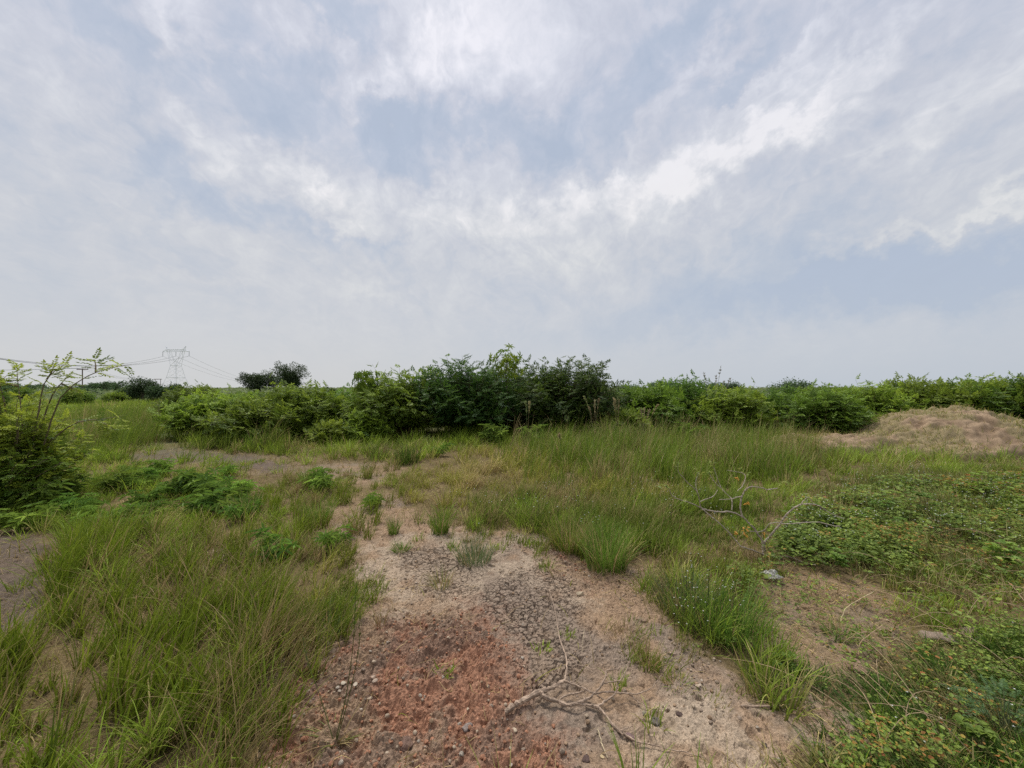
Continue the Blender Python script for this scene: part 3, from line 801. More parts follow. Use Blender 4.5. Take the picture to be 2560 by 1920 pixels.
# near shrub at the left edge, with long wands against the sky
dl = 5.2
def wand(*pts): return [P(a, b, dl + dd) for a, b, dd in pts]
loc_x = (22 - CX) / F * dl
off = np.array([loc_x, dl, float(gz(loc_x, dl)) - .01])
wands = [wand((95, 960, 0), (130, 860, -.1), (190, 812, -.2), (240, 795, -.3), (284, 788, -.35)),
         wand((70, 960, 0), (85, 880, 0), (95, 830, 0), (120, 800, 0), (150, 782, 0)),
         wand((50, 960, 0), (45, 880, .1), (38, 820, .1), (36, 785, .1)),
         wand((80, 950, .2), (110, 860, .2), (138, 822, .2), (148, 812, .2)),
         wand((20, 950, .1), (10, 870, .1), (-5, 830, .1), (-20, 815, .1)),
         wand((100, 960, .1), (160, 915, 0), (220, 905, -.1), (268, 898, -.2))]
wands = [[p - off for p in e] for e in wands]
for e in list(wands):
    for q in range(1):
        t0 = .6 + .25 * q; L_ = smooth_line(e, 20); b_ = L_[int(t0 * 19)]; dd_ = L_[min(19, int(t0 * 19) + 3)] - b_
        en = b_ + norm(dd_ + R.normal(0, .10, 3)) * R.uniform(.12, .26)
        wands.append([b_, (b_ + en) / 2 + R.normal(0, .01, 3), en])
left = make_shrub('shrub', 31, 1.42, .66, 230, 12, .16, 6, .050, .022, np.array([.075, .125, .018]), np.array([.33, .37, .04]), .30, -.45, True, .95, 1.0, wands)
left.location = off
tag(left, 'leafy yellow green bush at the left edge with long wands rising against the sky', 'shrub')
left2 = make_shrub('shrub', 32, .85, .75, 150, 12, .15, 6, .040, .018, np.array([.08, .14, .018]), np.array([.28, .34, .035]), .25, -.45, True, .4)
place(left2, -20, 4.9, .5)
tag(left2, 'darker low bush filling the very edge of the frame beneath the yellow green one', 'shrub')

# ------------------------------------------------------------------ distant trees
def make_tree(name, seed, h, cr, ch, n, lf, dark, light):
    q = np.random.default_rng(seed)
    root = empty(name)
    gs = Geo()
    lobes = []
    for k in range(9):
        a = q.uniform(0, 6.28); r = cr * q.uniform(.2, .75)
        lobes.append((np.array([np.cos(a) * r, np.sin(a) * r, h - ch * q.uniform(.25, .8)]), cr * q.uniform(.32, .5)))
    trunk = smooth_line([(0, 0, -.1), (.05, .05, (h - ch) * .6), (0, 0, h - ch * .7)], 8)
    tubes(gs, trunk, np.linspace(.16, .08, 8), 6, np.array([.12, .1, .075]))
    for c, r in lobes:
        tubes(gs, smooth_line([(0, 0, (h - ch) * .7), c * np.array([.5, .5, .85]), c], 7), np.linspace(.07, .02, 7), 4, np.array([.12, .1, .075]))
    gs.build('trunk', M_bark, root)
    gl = Geo()
    for c, r in lobes:
        m = n // len(lobes)
        d = norm(q.normal(size=(m, 3))); rad = r * q.random(m) ** .4 * (1 + .3 * np.sin(d[:, 0] * 5 + d[:, 2] * 4))
        B = c + d * rad[:, None] * np.array([1, 1, .8])
        D = norm(d + q.normal(0, .8, (m, 3))); N = norm(q.normal(0, .5, (m, 3)) + np.array([0, 0, 1]))
        C = mixc(np.tile(dark, (m, 1)), np.tile(light, (m, 1)), q.random(m))
        leaves(gl, B, D, N, lf * q.uniform(.7, 1.3, m), lf * .5, C, False, .1)
    gl.build('crown', M_leaf, root)
    return root
TD = np.array([.032, .062, .024]); TL = np.array([.075, .115, .04])
t1 = make_tree('tree', 41, 5.1, 3.0, 3.6, 9000, .22, TD, TL); place(t1, 622, 55)
tag(t1, 'dark round headed tree on the skyline, right one of the pair behind the hedge', 'tree')
t2 = make_tree('tree', 42, 4.5, 2.6, 3.1, 8000, .22, TD, TL); place(t2, 560, 57)
tag(t2, 'dark tree on the skyline, lower left one of the pair behind the hedge', 'tree')
t3 = make_tree('tree', 43, 2.6, 1.9, 2.1, 6000, .18, TD, TL); place(t3, 308, 42)
tag(t3, 'small dark tree by the twin pole, left of the steel pylon', 'tree')
t4 = make_tree('tree', 44, 2.0, 1.5, 1.6, 4000, .2, TD * 1.3, TL * 1.3); place(t4, 355, 40)
tag(t4, 'low rounded tree at the foot of the steel pylon', 'tree')
t5 = make_tree('tree', 45, 2.1, 1.3, 1.6, 2500, .2, TD * 1.3, TL * 1.4); place(t5, 805 - 90, 60)
tag(t5, 'tiny tree on the skyline in the gap before the dark thicket', 'tree')

far_proto = [make_tree('distant_tree', 46 + k, 2.7 + .3 * k, 2.2 + .5 * k, 2.2, 2200, .30, TD * 1.7, TL * 1.8) for k in range(2)]
for k in range(26):
    o = far_proto[k] if k < 2 else copy_tree(far_proto[k % 2])
    d = R.uniform(62, 150); px = (-60 + 430 * R.random()) if k % 2 == 0 else R.uniform(1350, 2300)
    s = R.uniform(.7, 1.35) * (d / 95) ** .5
    place(o, px, d, R.uniform(0, 6.28), (s * 1.3, s * 1.3, s))
    tag(o, 'one of the small dull green trees scattered along the flat horizon', 'tree', 'small trees along the horizon')

# ------------------------------------------------------------------ far scrub, one mass to the horizon
g = Geo()
n = 60000
d = 48 * (14 ** R.random(n))
x = R.uniform(-1.55, 1.55, n) * d
hm = (.45 + 1.0 * fbm(x / 7, d / 7, 700, 3)) * (1 + 1.1 * (fbm(x / 30, d / 30, 720, 3) - .5))
side = sstep(-.75, -.95, x / d) * .25
hm = hm * (1 - .25 * sstep(-.62, -.8, x / d) * (1 - sstep(-1.0, -1.2, x / d)))
z = hm * (R.random(n) ** .5) * 1.25
s = .0052 * d * R.uniform(.7, 1.5, n) + .1
a = R.uniform(0, 6.28, n)
D = np.stack([np.cos(a), np.sin(a), R.normal(0, .35, n)], -1)
Nn = norm(np.stack([R.normal(0, .5, n), R.normal(0, .5, n), np.ones(n)], -1))
C = mixc(np.tile(np.array([.10, .14, .055]), (n, 1)), np.tile(np.array([.21, .245, .09]), (n, 1)), np.clip(fbm(x / 5, d / 5, 730, 2) + R.normal(0, .2, n), 0, 1))
leaves(g, np.stack([x, d, z], -1), D, Nn, s, s * .55, C, False, .1)
tag(g.build('undergrowth', M_leaf), 'pale green scrub stretching to the flat horizon', 'scrub', None, 'stuff')

# ------------------------------------------------------------------ leafy herbs at the left (palmate, whorled leaves)
def make_herb(seed, h, stems, L, W, col1, col2):
    global R
    keepR = R; R = np.random.default_rng(seed)
    root = empty('leafy_herb')
    gs = Geo(); gl = Geo()
    for k in range(stems):
        a = R.uniform(0, 6.28); r = R.uniform(.02, .30); hh = h * R.uniform(.35, 1.1)
        line = smooth_line([(0, 0, -.02), (r * .4 * np.cos(a), r * .4 * np.sin(a), hh * .5), (r * np.cos(a), r * np.sin(a), hh)], 8)
        tubes(gs, line, np.linspace(.005, .002, 8), 4, np.array([.14, .17, .06]))
        m = 7
        tt = np.linspace(.35, 1, m); B = line[np.minimum((tt * 7).astype(int), 7)] + R.normal(0, .008, (m, 3))
        az = R.uniform(0, 6.28, m)
        Dd = np.stack([np.cos(az), np.sin(az), np.full(m, .45)], -1)
        pet = B + norm(Dd) * (.05 + .05 * R.random((m, 1)))
        tubes(gs, np.stack([B, pet], 1), np.full((m, 2), .0014), 3, np.array([.14, .18, .06]))
        c = mixc(np.tile(col1, (m, 1)), np.tile(col2, (m, 1)), R.random(m))
        palm = norm(Dd * .55 + np.array([0, 0, 1.]) + R.normal(0, .25, (m, 3)))
        palm_leaves(gl, pet, palm, 5, L, W, c * R.uniform(.75, 1.2, (m, 1)))
    gs.build('stem', M_bark, root); gl.build('foliage', M_leaf, root)
    R = keepR
    return root
H1 = np.array([.105, .20, .028]); H2 = np.array([.24, .36, .055])
herbs = [make_herb(51, .36, 8, .14, .027, H1, H2), make_herb(52, .30, 7, .135, .026, H1, H2), make_herb(53, .24, 4, .115, .022, H1 * 1.1, H2)]
hused = [False] * 3
spots = [(160,1090,0),(205,1075,0),(250,1060,0),(300,1050,1),(345,1045,0),(390,1060,0),(430,1065,1),(460,1085,0),(410,1095,1),(350,1090,0),(290,1095,1),
         (235,1110,0),(180,1130,1),(130,1110,0),(90,1080,0),(60,1060,1),(40,1110,0),(150,1050,1),(330,1020,1),(380,1025,0),(430,1035,2),(110,1140,1),(270,1140,2),(330,1130,1),(400,1130,0),(470,1110,2),(200,1160,2),(500,1080,1)]
for px, py, k in spots:
    o = herbs[k] if not hused[k] else copy_tree(herbs[k]); hused[k] = True
    p = G(px, py); o.location = (p[0], p[1], float(gz(p[0], p[1]))); o.rotation_euler = (0, 0, R.uniform(0, 6.28))
    s = R.uniform(.55, 1.1); o.scale = (s, s, s)
    o.location.x += R.normal(0, .22); o.location.y += R.normal(0, .2)
    tag(o, 'fresh green herb with whorled narrow leaves, one of the patch below the dark mud', 'herb', 'leafy herbs in front of the dark mud')
singles = [(600,1205,2,1.0,'pale green whorled herb lying low in the grass left of the bare soil'),
           (520,1120,2,.9,'single whorled herb above the small sandy patch'),
           (720,1180,2,.8,'small herb with yellowish whorls by the edge of the soil'),
           (945,985,2,1.2,'whorled herb at the foot of the dark thicket, by the dark green tuft'),
           (560,960,1,1.2,'leafy herb standing in the grass before the yellow green bushes'),
           (800,1095,2,.8,'thin stemmed herb left of the yellowish grass swath'),
           (700,1060,1,1.0,'bright herb among grass in front of the bare strip')]
for px, py, k, s, lab in singles:
    o = copy_tree(herbs[k]); p = G(px, py); o.location = (p[0], p[1], float(gz(p[0], p[1]))); o.rotation_euler = (0, 0, R.uniform(0, 6.28)); o.scale = (s, s, s)
    del o['group']; tag(o, lab, 'herb')
# saplings of the same leaf at the foot of the thicket
for px, py, s, lab in ((1070, 962, 1.5, 'light leafy young shrub at the dark foot of the big thicket'), (1150, 960, 1.4, 'young shrub with a bare stalk beside the seeding grass'),
                       (1490, 960, 1.5, 'bright leaved young shrub in the tall grass before the right thicket')):
    o = copy_tree(herbs[0]); p = G(px, py); o.location = (p[0], p[1], float(gz(p[0], p[1]))); o.rotation_euler = (0, 0, R.uniform(0, 6.28)); o.scale = (s, s, s * 1.05)
    del o['group']; o.name = 'young_shrub'; tag(o, lab, 'young shrub')
# right foreground leafy plants
def broad_plant(px, py, seed, h, n, L, W, lab, c1=H1, c2=H2):
    global R
    keepR = R; R = np.random.default_rng(seed)
    p = G(px, py); root = empty('leafy_plant', (p[0], p[1], float(gz(p[0], p[1]))))
    gs = Geo(); gl = Geo()
    for k in range(n):
        a = R.uniform(0, 6.28); r = R.uniform(.03, .14) * h / .25; hh = h * R.uniform(.5, 1.1)
        e = np.array([r * np.cos(a), r * np.sin(a), hh])
        tubes(gs, smooth_line([(0, 0, -.01), e * np.array([.4, .4, .6]), e], 6), np.linspace(.003, .0015, 6), 4, np.array([.2, .17, .08]))
        m = 5; az = a + np.linspace(-1.6, 1.6, m)
        B = np.tile(e, (m, 1))
        leaves(gl, B, np.stack([np.cos(az), np.sin(az), np.full(m, .25)], -1), np.tile([0, 0, 1.], (m, 1)) + R.normal(0, .2, (m, 3)), L * R.uniform(.7, 1.1, m), W, mixc(np.tile(c1, (m, 1)), np.tile(c2, (m, 1)), R.random(m)), True, .25)
    gs.build('stem', M_bark, root); gl.build('foliage', M_leaf, root)
    R = keepR
    tag(root, lab, 'plant')
broad_plant(1790, 1245, 61, .22, 9, .055, .036, 'pale green broad leaved plant on the soil right of the bare branch')
broad_plant(2005, 1130, 62, .34, 16, .05, .034, 'bright herb in the meadow below the earth mound')
broad_plant(2120, 1085, 63, .42, 14, .06, .04, 'yellowish leaved plant between the mound and the weeds', H2 * .8, LT2)
broad_plant(1905, 1160, 64, .40, 14, .05, .03, 'brown stemmed bushy weed beneath the mound ramp')
broad_plant(2170, 1245, 65, .25, 14, .07, .05, 'rounded leaf plant among pale sprawling stems at right')
broad_plant(1690, 1450, 66, .10, 8, .03, .02, 'tiny bright sprout at the edge of the right soil patch')
broad_plant(2120, 1640, 67, .12, 9, .04, .028, 'small clover like plant among grass near the bottom edge')
# bipinnate plant bottom right
root = empty('feathery_plant', tuple(G(2170, 1600) + np.array([0, 0, 0.0])))
gl = Geo(); gs = Geo(); n = 34
a = R.uniform(0, 6.28, n); rr_ = R.uniform(.02, .12, n)
B = np.stack([rr_ * np.cos(a), rr_ * np.sin(a), R.uniform(.06, .20, n)], -1)
D = np.stack([np.cos(a), np.sin(a), R.uniform(-.1, .4, n)], -1)
leaf_sprays(gl, B, D, np.tile([0, 0, 1.], (n, 1)), np.full(n, .10), 9, .019, .007, np.tile(np.array([.10, .19, .06]), (n, 1)), True)
tubes(gs, np.stack([np.zeros((n, 3)) + np.array([0, 0, -.01]), B * .6, B], 1), np.full((n, 3), .0015), 4, np.array([.13, .15, .07]))
gs.build('stem', M_bark, root); gl.build('foliage', M_leaf, root)
tag(root, 'bluish green feathery leaved plant in the bottom corner', 'plant')

# ------------------------------------------------------------------ countable tufts standing on the soil
def make_tuft(px, py, n, h, w, spread, lean, lab, c1, c2, dry=.15, stalks=(), name='grass_tuft'):
    p = G(px, py)
    root = empty(name, (p[0], p[1], float(gz(p[0], p[1]))))
    g = Geo()
    a = R.uniform(0, 6.28, n); r = spread * np.sqrt(R.random(n))
    d = R.random(n) < dry
    c = mixc(np.tile(c1, (n, 1)), np.tile(c2, (n, 1)), R.random(n)); ct = c.copy(); ct[d] = STRAW * R.uniform(.7, 1.1, (d.sum(), 1))
    cb = c * .9; cb[d] = BROWN * 1.3
    blades(g, r * np.cos(a), r * np.sin(a), np.full(n, -.01), h * R.uniform(.4, 1.05, n), w * R.uniform(.6, 1.2, n), a + R.normal(0, .4, n), np.abs(R.normal(lean, .15, n)), np.abs(R.normal(.5, .3, n)), cb, ct, 5)
    g.build('blades', M_grass, root)
    for k, (line, rad, col, heads) in enumerate(stalks):
        gs = Geo(); L = smooth_line(line, 14)
        tubes(gs, L, np.linspace(rad, rad * .4, 14), 4, np.asarray(col)); st = gs.build('stalk', M_grass, root)
        if heads:
            gh = Geo(); m = heads; tt = .62 + .38 * R.random(m); B = L[(tt * 13).astype(int)] + R.normal(0, .004, (m, 3))
            D = norm(np.gradient(L, axis=0)[(tt * 13).astype(int)] + R.normal(0, .008, (m, 3)))
            leaves(gh, B, D, R.normal(0, 1, (m, 3)), (.075 if rad > .0035 else .018), .018 if rad > .0035 else .004, np.tile(np.asarray(col) * 1.2, (m, 1)) * R.uniform(.7, 1.2, (m, 1)), False, .1)
            gh.build('seed_head', M_grass, st)
    tag(root, lab, 'grass tuft', 'separate grass tufts')
    return root
BG = np.array([.10, .20, .025]); BY = np.array([.17, .27, .04]); GB = np.array([.10, .15, .055]); GB2 = np.array([.17, .21, .085])
make_tuft(850, 1152, 150, .26, .005, .05, .12, 'small upright bright green tuft, first one in line with the soil strip', BG, BY)
make_tuft(866, 1188, 140, .14, .006, .07, .55, 'low spreading lime green tuft at the head of the bare soil', BY, np.array([.2, .3, .05]))
make_tuft(952, 1150, 240, .34, .006, .08, .15, 'dense green tuft at the front of the yellowish grass swath', BG, BY, .12)
make_tuft(1025, 1208, 420, .27, .004, .15, .25, 'wispy grey green tuft speckled white, standing alone on the cracked soil', GB, GB2, .2)
make_tuft(764, 1155, 130, .30, .004, .06, .12, 'thin upright dull green tuft left of the bare soil head', GB, OLIVE, .35)
make_tuft(952, 1262, 120, .17, .004, .08, .35, 'scrubby half dry little tuft in the middle of the pale soil', GB, OLIVE, .5)
make_tuft(822, 1350, 45, .20, .004, .035, .3, 'sparse yellowish sprout with straw blades on pale soil', LT2, STRAW, .6)
make_tuft(700, 1362, 360, .27, .004, .16, .25, 'bluish green clump at the left rim of the soil', GB, BY, .15)
make_tuft(1310, 1222, 620, .48, .0055, .17, .14, 'big upright bright green clump behind the white stone', BG, BY, .2)
make_tuft(1230, 1185, 380, .40, .005, .16, .18, 'dry based green clump at the top right rim of the soil', BG, OLIVE, .45)
make_tuft(1475, 1310, 460, .32, .004, .17, .3, 'soft grey green clump with white specks left of the tallest right clump', GB, GB2, .2)
make_tuft(1578, 1375, 330, .42, .0050, .17, .18, 'tall fresh green clump in front of the bare branch', BG, BY, .15)
make_tuft(1515, 1350, 200, .28, .004, .13, .25, 'lower dull green clump against the tall fresh one', GB, BG, .25)
make_tuft(1402, 1438, 110, .17, .004, .05, .35, 'small half dry tuft above the fallen branch', BG, OLIVE, .4)
make_tuft(1350, 1375, 90, .14, .003, .10, .4, 'thin straw coloured tuft between the fallen branch and the white stone', OLIVE, STRAW, .7)
make_tuft(1465, 1480, 90, .09, .004, .07, .6, 'flattened low tuft at the tip of the fallen branch', BG, OLIVE, .4)
make_tuft(1660, 1470, 130, .12, .005, .08, .6, 'dark green low tuft at the left of the right soil patch', BG * .8, BG, .1)
make_tuft(1750, 1465, 130, .12, .005, .08, .5, 'low dark tuft in the middle of the right soil patch', BG * .8, BG, .2)
make_tuft(1810, 1375, 130, .15, .005, .07, .5, 'green tuft around the pale forked stem', BG * .8, BY, .2)
make_tuft(535, 1112, 300, .36, .007, .12, .15, 'upright green clump between the herbs and the sandy strip', BG, BY, .25)
make_tuft(690, 1122, 320, .32, .006, .14, .2, 'tall green clump left of the soil strip', BG, BY, .2)
make_tuft(672, 1050, 240, .40, .010, .14, .2, 'lush light green clump in front of the bare strip', BY, LT2, .1)
make_tuft(880, 998, 360, .55, .010, .24, .15, 'dark green round clump at the foot of the left shoulder bush', BG * .7, BG, .1)
make_tuft(815, 988, 260, .45, .010, .2, .2, 'green clump with a dry base beside the dark round clump', BG * .8, BY, .3)
make_tuft(560, 970, 260, .60, .010, .2, .12, 'tall rushy clump before the shadowed bush', BG * .7, BG, .1)
# foreground rosette with two tall stalks
p0 = G(725, 1600)
def rel(px, py, d): return P(px, py, d) - p0
make_tuft(725, 1600, 46, .17, .0075, .03, .85, 'rosette of grass with two tall thin stalks in the foreground', np.array([.12, .17, .03]), np.array([.27, .27, .07]), .35,
    stalks=[([(0, 0, 0), rel(748, 1500, 1.78), rel(762, 1400, 1.80), rel(768, 1300, 1.81), rel(770, 1255, 1.82)], .0024, (.10, .15, .03), 34),
            ([(0.005, 0, 0), rel(755, 1500, 1.77), rel(775, 1400, 1.78), rel(778, 1320, 1.78)], .0022, (.11, .15, .03), 26),
            ([(-.01, 0, 0), rel(690, 1500, 1.80), rel(665, 1430, 1.83), rel(652, 1370, 1.85)], .0022, (.12, .15, .05), 26)])
# seeding reed grass before the thicket
def reed(px, py, n_st, hts, lab, tilt=.1, n_b=160, bh=.7):
    p = G(px, py); stalks = []
    for k in range(n_st):
        a = R.uniform(0, 6.28); hh = R.uniform(*hts); t = abs(R.normal(tilt, .08)) * hh
        e = np.array([np.cos(a) * t, np.sin(a) * t, hh])
        stalks.append(([np.array([0, 0, -.02]) + np.array([R.normal(0, .08), R.normal(0, .08), 0]), e * np.array([.3, .3, .5]), e * np.array([.7, .7, .85]), e], .0042, (.34, .29, .15) if R.random() < .65 else (.24, .27, .11), 60))
    return make_tuft(px, py, n_b, bh, .011, .25, .18, lab, np.array([.11, .18, .03]), np.array([.19, .25, .05]), .2, stalks, 'reed_clump')
reed(1140, 985, 2, (1.25, 1.4), 'pair of feathery seed stalks in front of the dark thicket, left of the others', .05, 60, .5)
reed(1285, 975, 5, (1.0, 1.4), 'clump of brown seed stalks before the dark thicket', .12)
reed(1335, 968, 6, (1.1, 1.5), 'tallest seeding grass clump, at the right edge of the dark thicket', .12, 220, .9)
reed(1390, 985, 4, (.9, 1.3), 'leaning green seeding grass right of the tallest seed stalks', .3, 220, .9)
reed(1215, 1000, 1, (.6, .7), 'bright green leafless reed clump in front of the seed stalks', .1, 120, .8)

# thin dry stalks against the sky
p = P(1540, 838, 13.0); root = empty('dry_stalk', (p[0], 13.0, 0))
for (bx, tx, ty) in ((-.05, -.32, 2.15), (0, .28, 2.36), (.05, .62, 1.95), (.02, .12, 2.05), (-.02, .40, 1.85)):
    gs = Geo(); gh = Geo()
    L = smooth_line([(bx, 0, -.02), (bx + (tx - bx) * .25, .02, ty * .45), (bx + (tx - bx) * .7, 0, ty * .8), (tx, 0, ty)], 14)
    tubes(gs, L, np.linspace(.007, .004, 14), 4, np.array([.36, .33, .27]))
    m = 34; tt = R.uniform(.75, 1, m); B = L[(tt * 13).astype(int)]
    leaves(gh, B, np.stack([R.normal(0, .4, m), R.normal(0, .4, m), np.ones(m)], -1), R.normal(0, 1, (m, 3)), .09, .015, np.tile([.38, .35, .30], (m, 1)), False, .1)
    st_ = gs.build('stalk', M_bark, root); gh.build('seed_head', M_grass, st_)
tag(root, 'thin pale dry stalks standing up above the right thicket against the sky', 'dry stalks')

# ------------------------------------------------------------------ earth mound
mx_, my_ = np.meshgrid(np.linspace(6.2, 16.5, 340), np.linspace(7.4, 14.6, 250))
x = mx_.ravel(); y = my_.ravel()
q = ((x - 12.1) / 2.55) ** 2 + ((y - 10.6) / 2.2) ** 2
dome = 1.02 * np.clip(1 - q ** .85, 0, 1) ** .72
ramp = .40 * np.clip(1 - ((x - 8.9) / 2.6) ** 2 - ((y - 10.2) / 1.2) ** 2, 0, 1)
sh = .42 * np.clip(1 - ((x - 10.4) / 1.7) ** 2 - ((y - 9.6) / 1.35) ** 2, 0, 1)
hgt = np.maximum(np.maximum(dome, ramp), sh) * .75 + .25 * np.minimum(1.1, dome + ramp * .6 + sh * .5)
on = sstep(.0, .12, hgt)
rill = fbm(x * 1.2, y * 3.2, 801, 4); cl = fbm(x * 5, y * 5, 811, 4)
z = hgt + on * ((rill - .5) * .27 + (cl - .5) * .2 + (fbm(x * 13, y * 13, 841, 3) - .5) * .035) + (on - 1) * .25
col = mixc(np.tile(np.array([.205, .142, .088]), (len(x), 1)), np.tile(np.array([.275, .195, .122]), (len(x), 1)), sstep(.35, .65, cl))
gp = sstep(.44, .58, fbm(x * 1.5, y * 1.5, 821, 3)); col = mixc(col, np.tile(np.array([.20, .17, .08]), (len(x), 1)), gp * .6)
col *= (.85 + .3 * fbm(x * 14, y * 14, 831, 2))[:, None]
g = Geo(); idx = np.arange(len(x)).reshape(mx_.shape)
Q = np.stack([idx[:-1, :-1], idx[:-1, 1:], idx[1:, 1:], idx[1:, :-1]], -1).reshape(-1, 4)
hq = hgt[Q].max(1) > .0
g.add(np.stack([x, y, z], -1), Q[hq], None, col)
mound = g.build('earth_mound', M_soil, smooth=True)
tag(mound, 'low mound of dug reddish earth partly overgrown with grass', 'earth mound')
zm = z.reshape(mx_.shape)
def mz(xx, yy):
    i = np.clip(((xx - 6.2) / 10.3 * 339).astype(int), 0, 339); j = np.clip(((yy - 7.4) / 7.2 * 249).astype(int), 0, 249)
    return zm[j, i]
g = Geo()
n = 26000
xx = R.uniform(6.6, 16, n); yy = R.uniform(7.8, 14, n); zz = mz(xx, yy)
dens = sstep(.44, .58, fbm(xx * 1.5, yy * 1.5, 821, 3)) * .7 + .06 + .7 * sstep(.50, .10, zz) * (fbm(xx * 2, yy * 2, 851, 2) > .42)
m = (zz > .0) & (R.random(n) < dens); xx, yy, zz = xx[m], yy[m], zz[m]; n = len(xx)
c = mixc(np.tile(np.array([.10, .16, .035]), (n, 1)), np.tile(OLIVE * 1.1, (n, 1)), R.random(n)); dr = R.random(n) < .35; c[dr] = STRAW * .8
blades(g, xx, yy, zz - .01, R.uniform(.05, .2, n), np.full(n, .011), R.uniform(0, 6.28, n), np.abs(R.normal(.4, .3, n)), np.abs(R.normal(.6, .4, n)), c * .9, c, 3)
tag(g.build('grass', M_grass), 'thin patchy grass growing on the earth mound', 'grass', None, 'stuff')

# ------------------------------------------------------------------ fallen branch in the foreground
def c7(x, y, z=0.02): return G(1036.8 + x * .3229, 1123.2 + y * .3229, z)
BK = np.array([.33, .24, .17])
root = empty('fallen_branch', tuple(c7(400, 1150, 0)))
ro = np.array(root.location)
def twig(g, pts, r0, r1, zs=None, n=None, sides=7):
    zs = zs if zs is not None else [.02] * len(pts)
    p = np.array([c7(a, b, zz) for (a, b), zz in zip(pts, zs)]) - ro
    n = n or len(pts) * 5
    L = smooth_line(p, n); L += R.normal(0, .0012, L.shape)
    tubes(g, L, np.linspace(r0, r1, n) * (1 + .14 * R.normal(0, 1, n)), sides, BK[None] * R.uniform(.55, 1.25, (n * sides, 1)), .4)
g = Geo()
twig(g, [(165,1288),(225,1245),(290,1205),(400,1150),(480,1120),(565,1075)],   .0155, .0085, [.012,.022,.028,.035,.04,.04], 34, 9)
g.build('limb', M_bark, root)
br = [
 ([(565,1075),(580,1000),(575,910),(545,830),(525,750),(515,680),(500,600),(465,470)], .0075, .0022, [.04,.05,.055,.05,.05,.05,.045,.04]),
 ([(555,1078),(640,1105),(700,1130),(760,1155),(860,1150),(940,1155),(1030,1165),(1100,1150),(1160,1110),(1215,1040)], .0075, .0022, [.04,.05,.055,.055,.05,.05,.04,.035,.03,.03]),
 ([(405,1148),(440,1185),(520,1215),(590,1240),(660,1230),(760,1245),(800,1260),(850,1320),(930,1410),(1000,1455),(1080,1490),(1150,1500),(1250,1530),(1400,1560),(1500,1590)], .0125, .0020, [.035,.03,.025,.025,.03,.03,.03,.025,.02,.02,.02,.015,.015,.012,.01]),
 ([(520,1212),(570,1175),(640,1160),(700,1140)], .006, .004, [.03,.035,.04,.05]),
 ([(590,1240),(690,1210),(750,1175),(800,1120),(840,1050),(850,1010),(920,995),(945,975)], .009, .0028, [.025,.04,.06,.08,.1,.11,.12,.12]),
 ([(780,1250),(850,1205),(905,1160),(920,1110),(940,1070),(990,990)], .0075, .0025, [.03,.04,.05,.07,.09,.11]),
 ([(810,1110),(840,1090),(900,1080),(940,1072)], .005, .003, [.08,.085,.09,.09]),
 ([(755,1153),(800,1185),(850,1212)], .004, .002, [.055,.045,.04]),
 ([(980,1158),(1010,1170),(1050,1210),(1120,1250),(1215,1272)], .005, .0022, [.04,.035,.025,.02,.015]),
 ([(580,940),(620,935),(660,970),(760,995),(830,1005)], .0045, .002, [.055,.055,.05,.045,.045]),
 ([(600,1088),(640,1070),(680,1040)], .004, .0015, [.045,.05,.06]),
 ([(700,1215),(700,1170),(720,1125)], .004, .002, [.04,.045,.06]),
 ([(870,1150),(875,1110),(880,1085)], .0035, .002, [.05,.06,.08]),
 ([(930,1412),(980,1395),(1025,1378)], .004, .0018, [.02,.03,.035]),
]
for pts, r0, r1, zs in br:
    g = Geo(); twig(g, pts, r0 * .78, r1 * .8, zs); g.build('twig', M_bark, root)
tag(root, 'fallen forked dead branch lying on the cracked soil in the foreground', 'branch')

# loose sticks
def stick(pts, r0, r1, lab, name='stick', col=BK, zs=None):
    p = np.array([G(a, b, .012 if zs is None else zs[i]) for i, (a, b) in enumerate(pts)])
    root_p = np.array([p[0][0], p[0][1], 0])
    g = Geo(); L = smooth_line(p - root_p, 16); L += R.normal(0, .001, L.shape)
    tubes(g, L, np.linspace(r0, r1, 16), 6, np.asarray(col), .2)
    o = g.build(name, M_bark); o.location = root_p; tag(o, lab, 'stick'); return o
stick([(1600,1524),(1645,1526),(1690,1525),(1717,1522)], .004, .007, 'straight brown stick lying at the edge of the pale soil')
stick([(1291,1575),(1300,1605),(1312,1637)], .003, .002, 'short pale stalk lying below the fallen branch', 'stick', (.40, .32, .2))
stick([(1815,1345),(1825,1318),(1850,1298),(1888,1278)], .004, .002, 'pale forked dry stem curving up from the right soil patch', 'stick', (.45, .36, .2), [.0, .06, .1, .12])
stick([(1855,1420),(1858,1390),(1880,1370),(1915,1345)], .003, .002, 'thin brown stem arching over the sandy clod', 'stick', (.33, .23, .13), [.0, .05, .06, .05])
stick([(1258,1410),(1259,1385),(1262,1358)], .0022, .0015, 'short upright straw between the cracks above the fallen branch', 'stick', (.42, .34, .22), [.0, .05, .09])

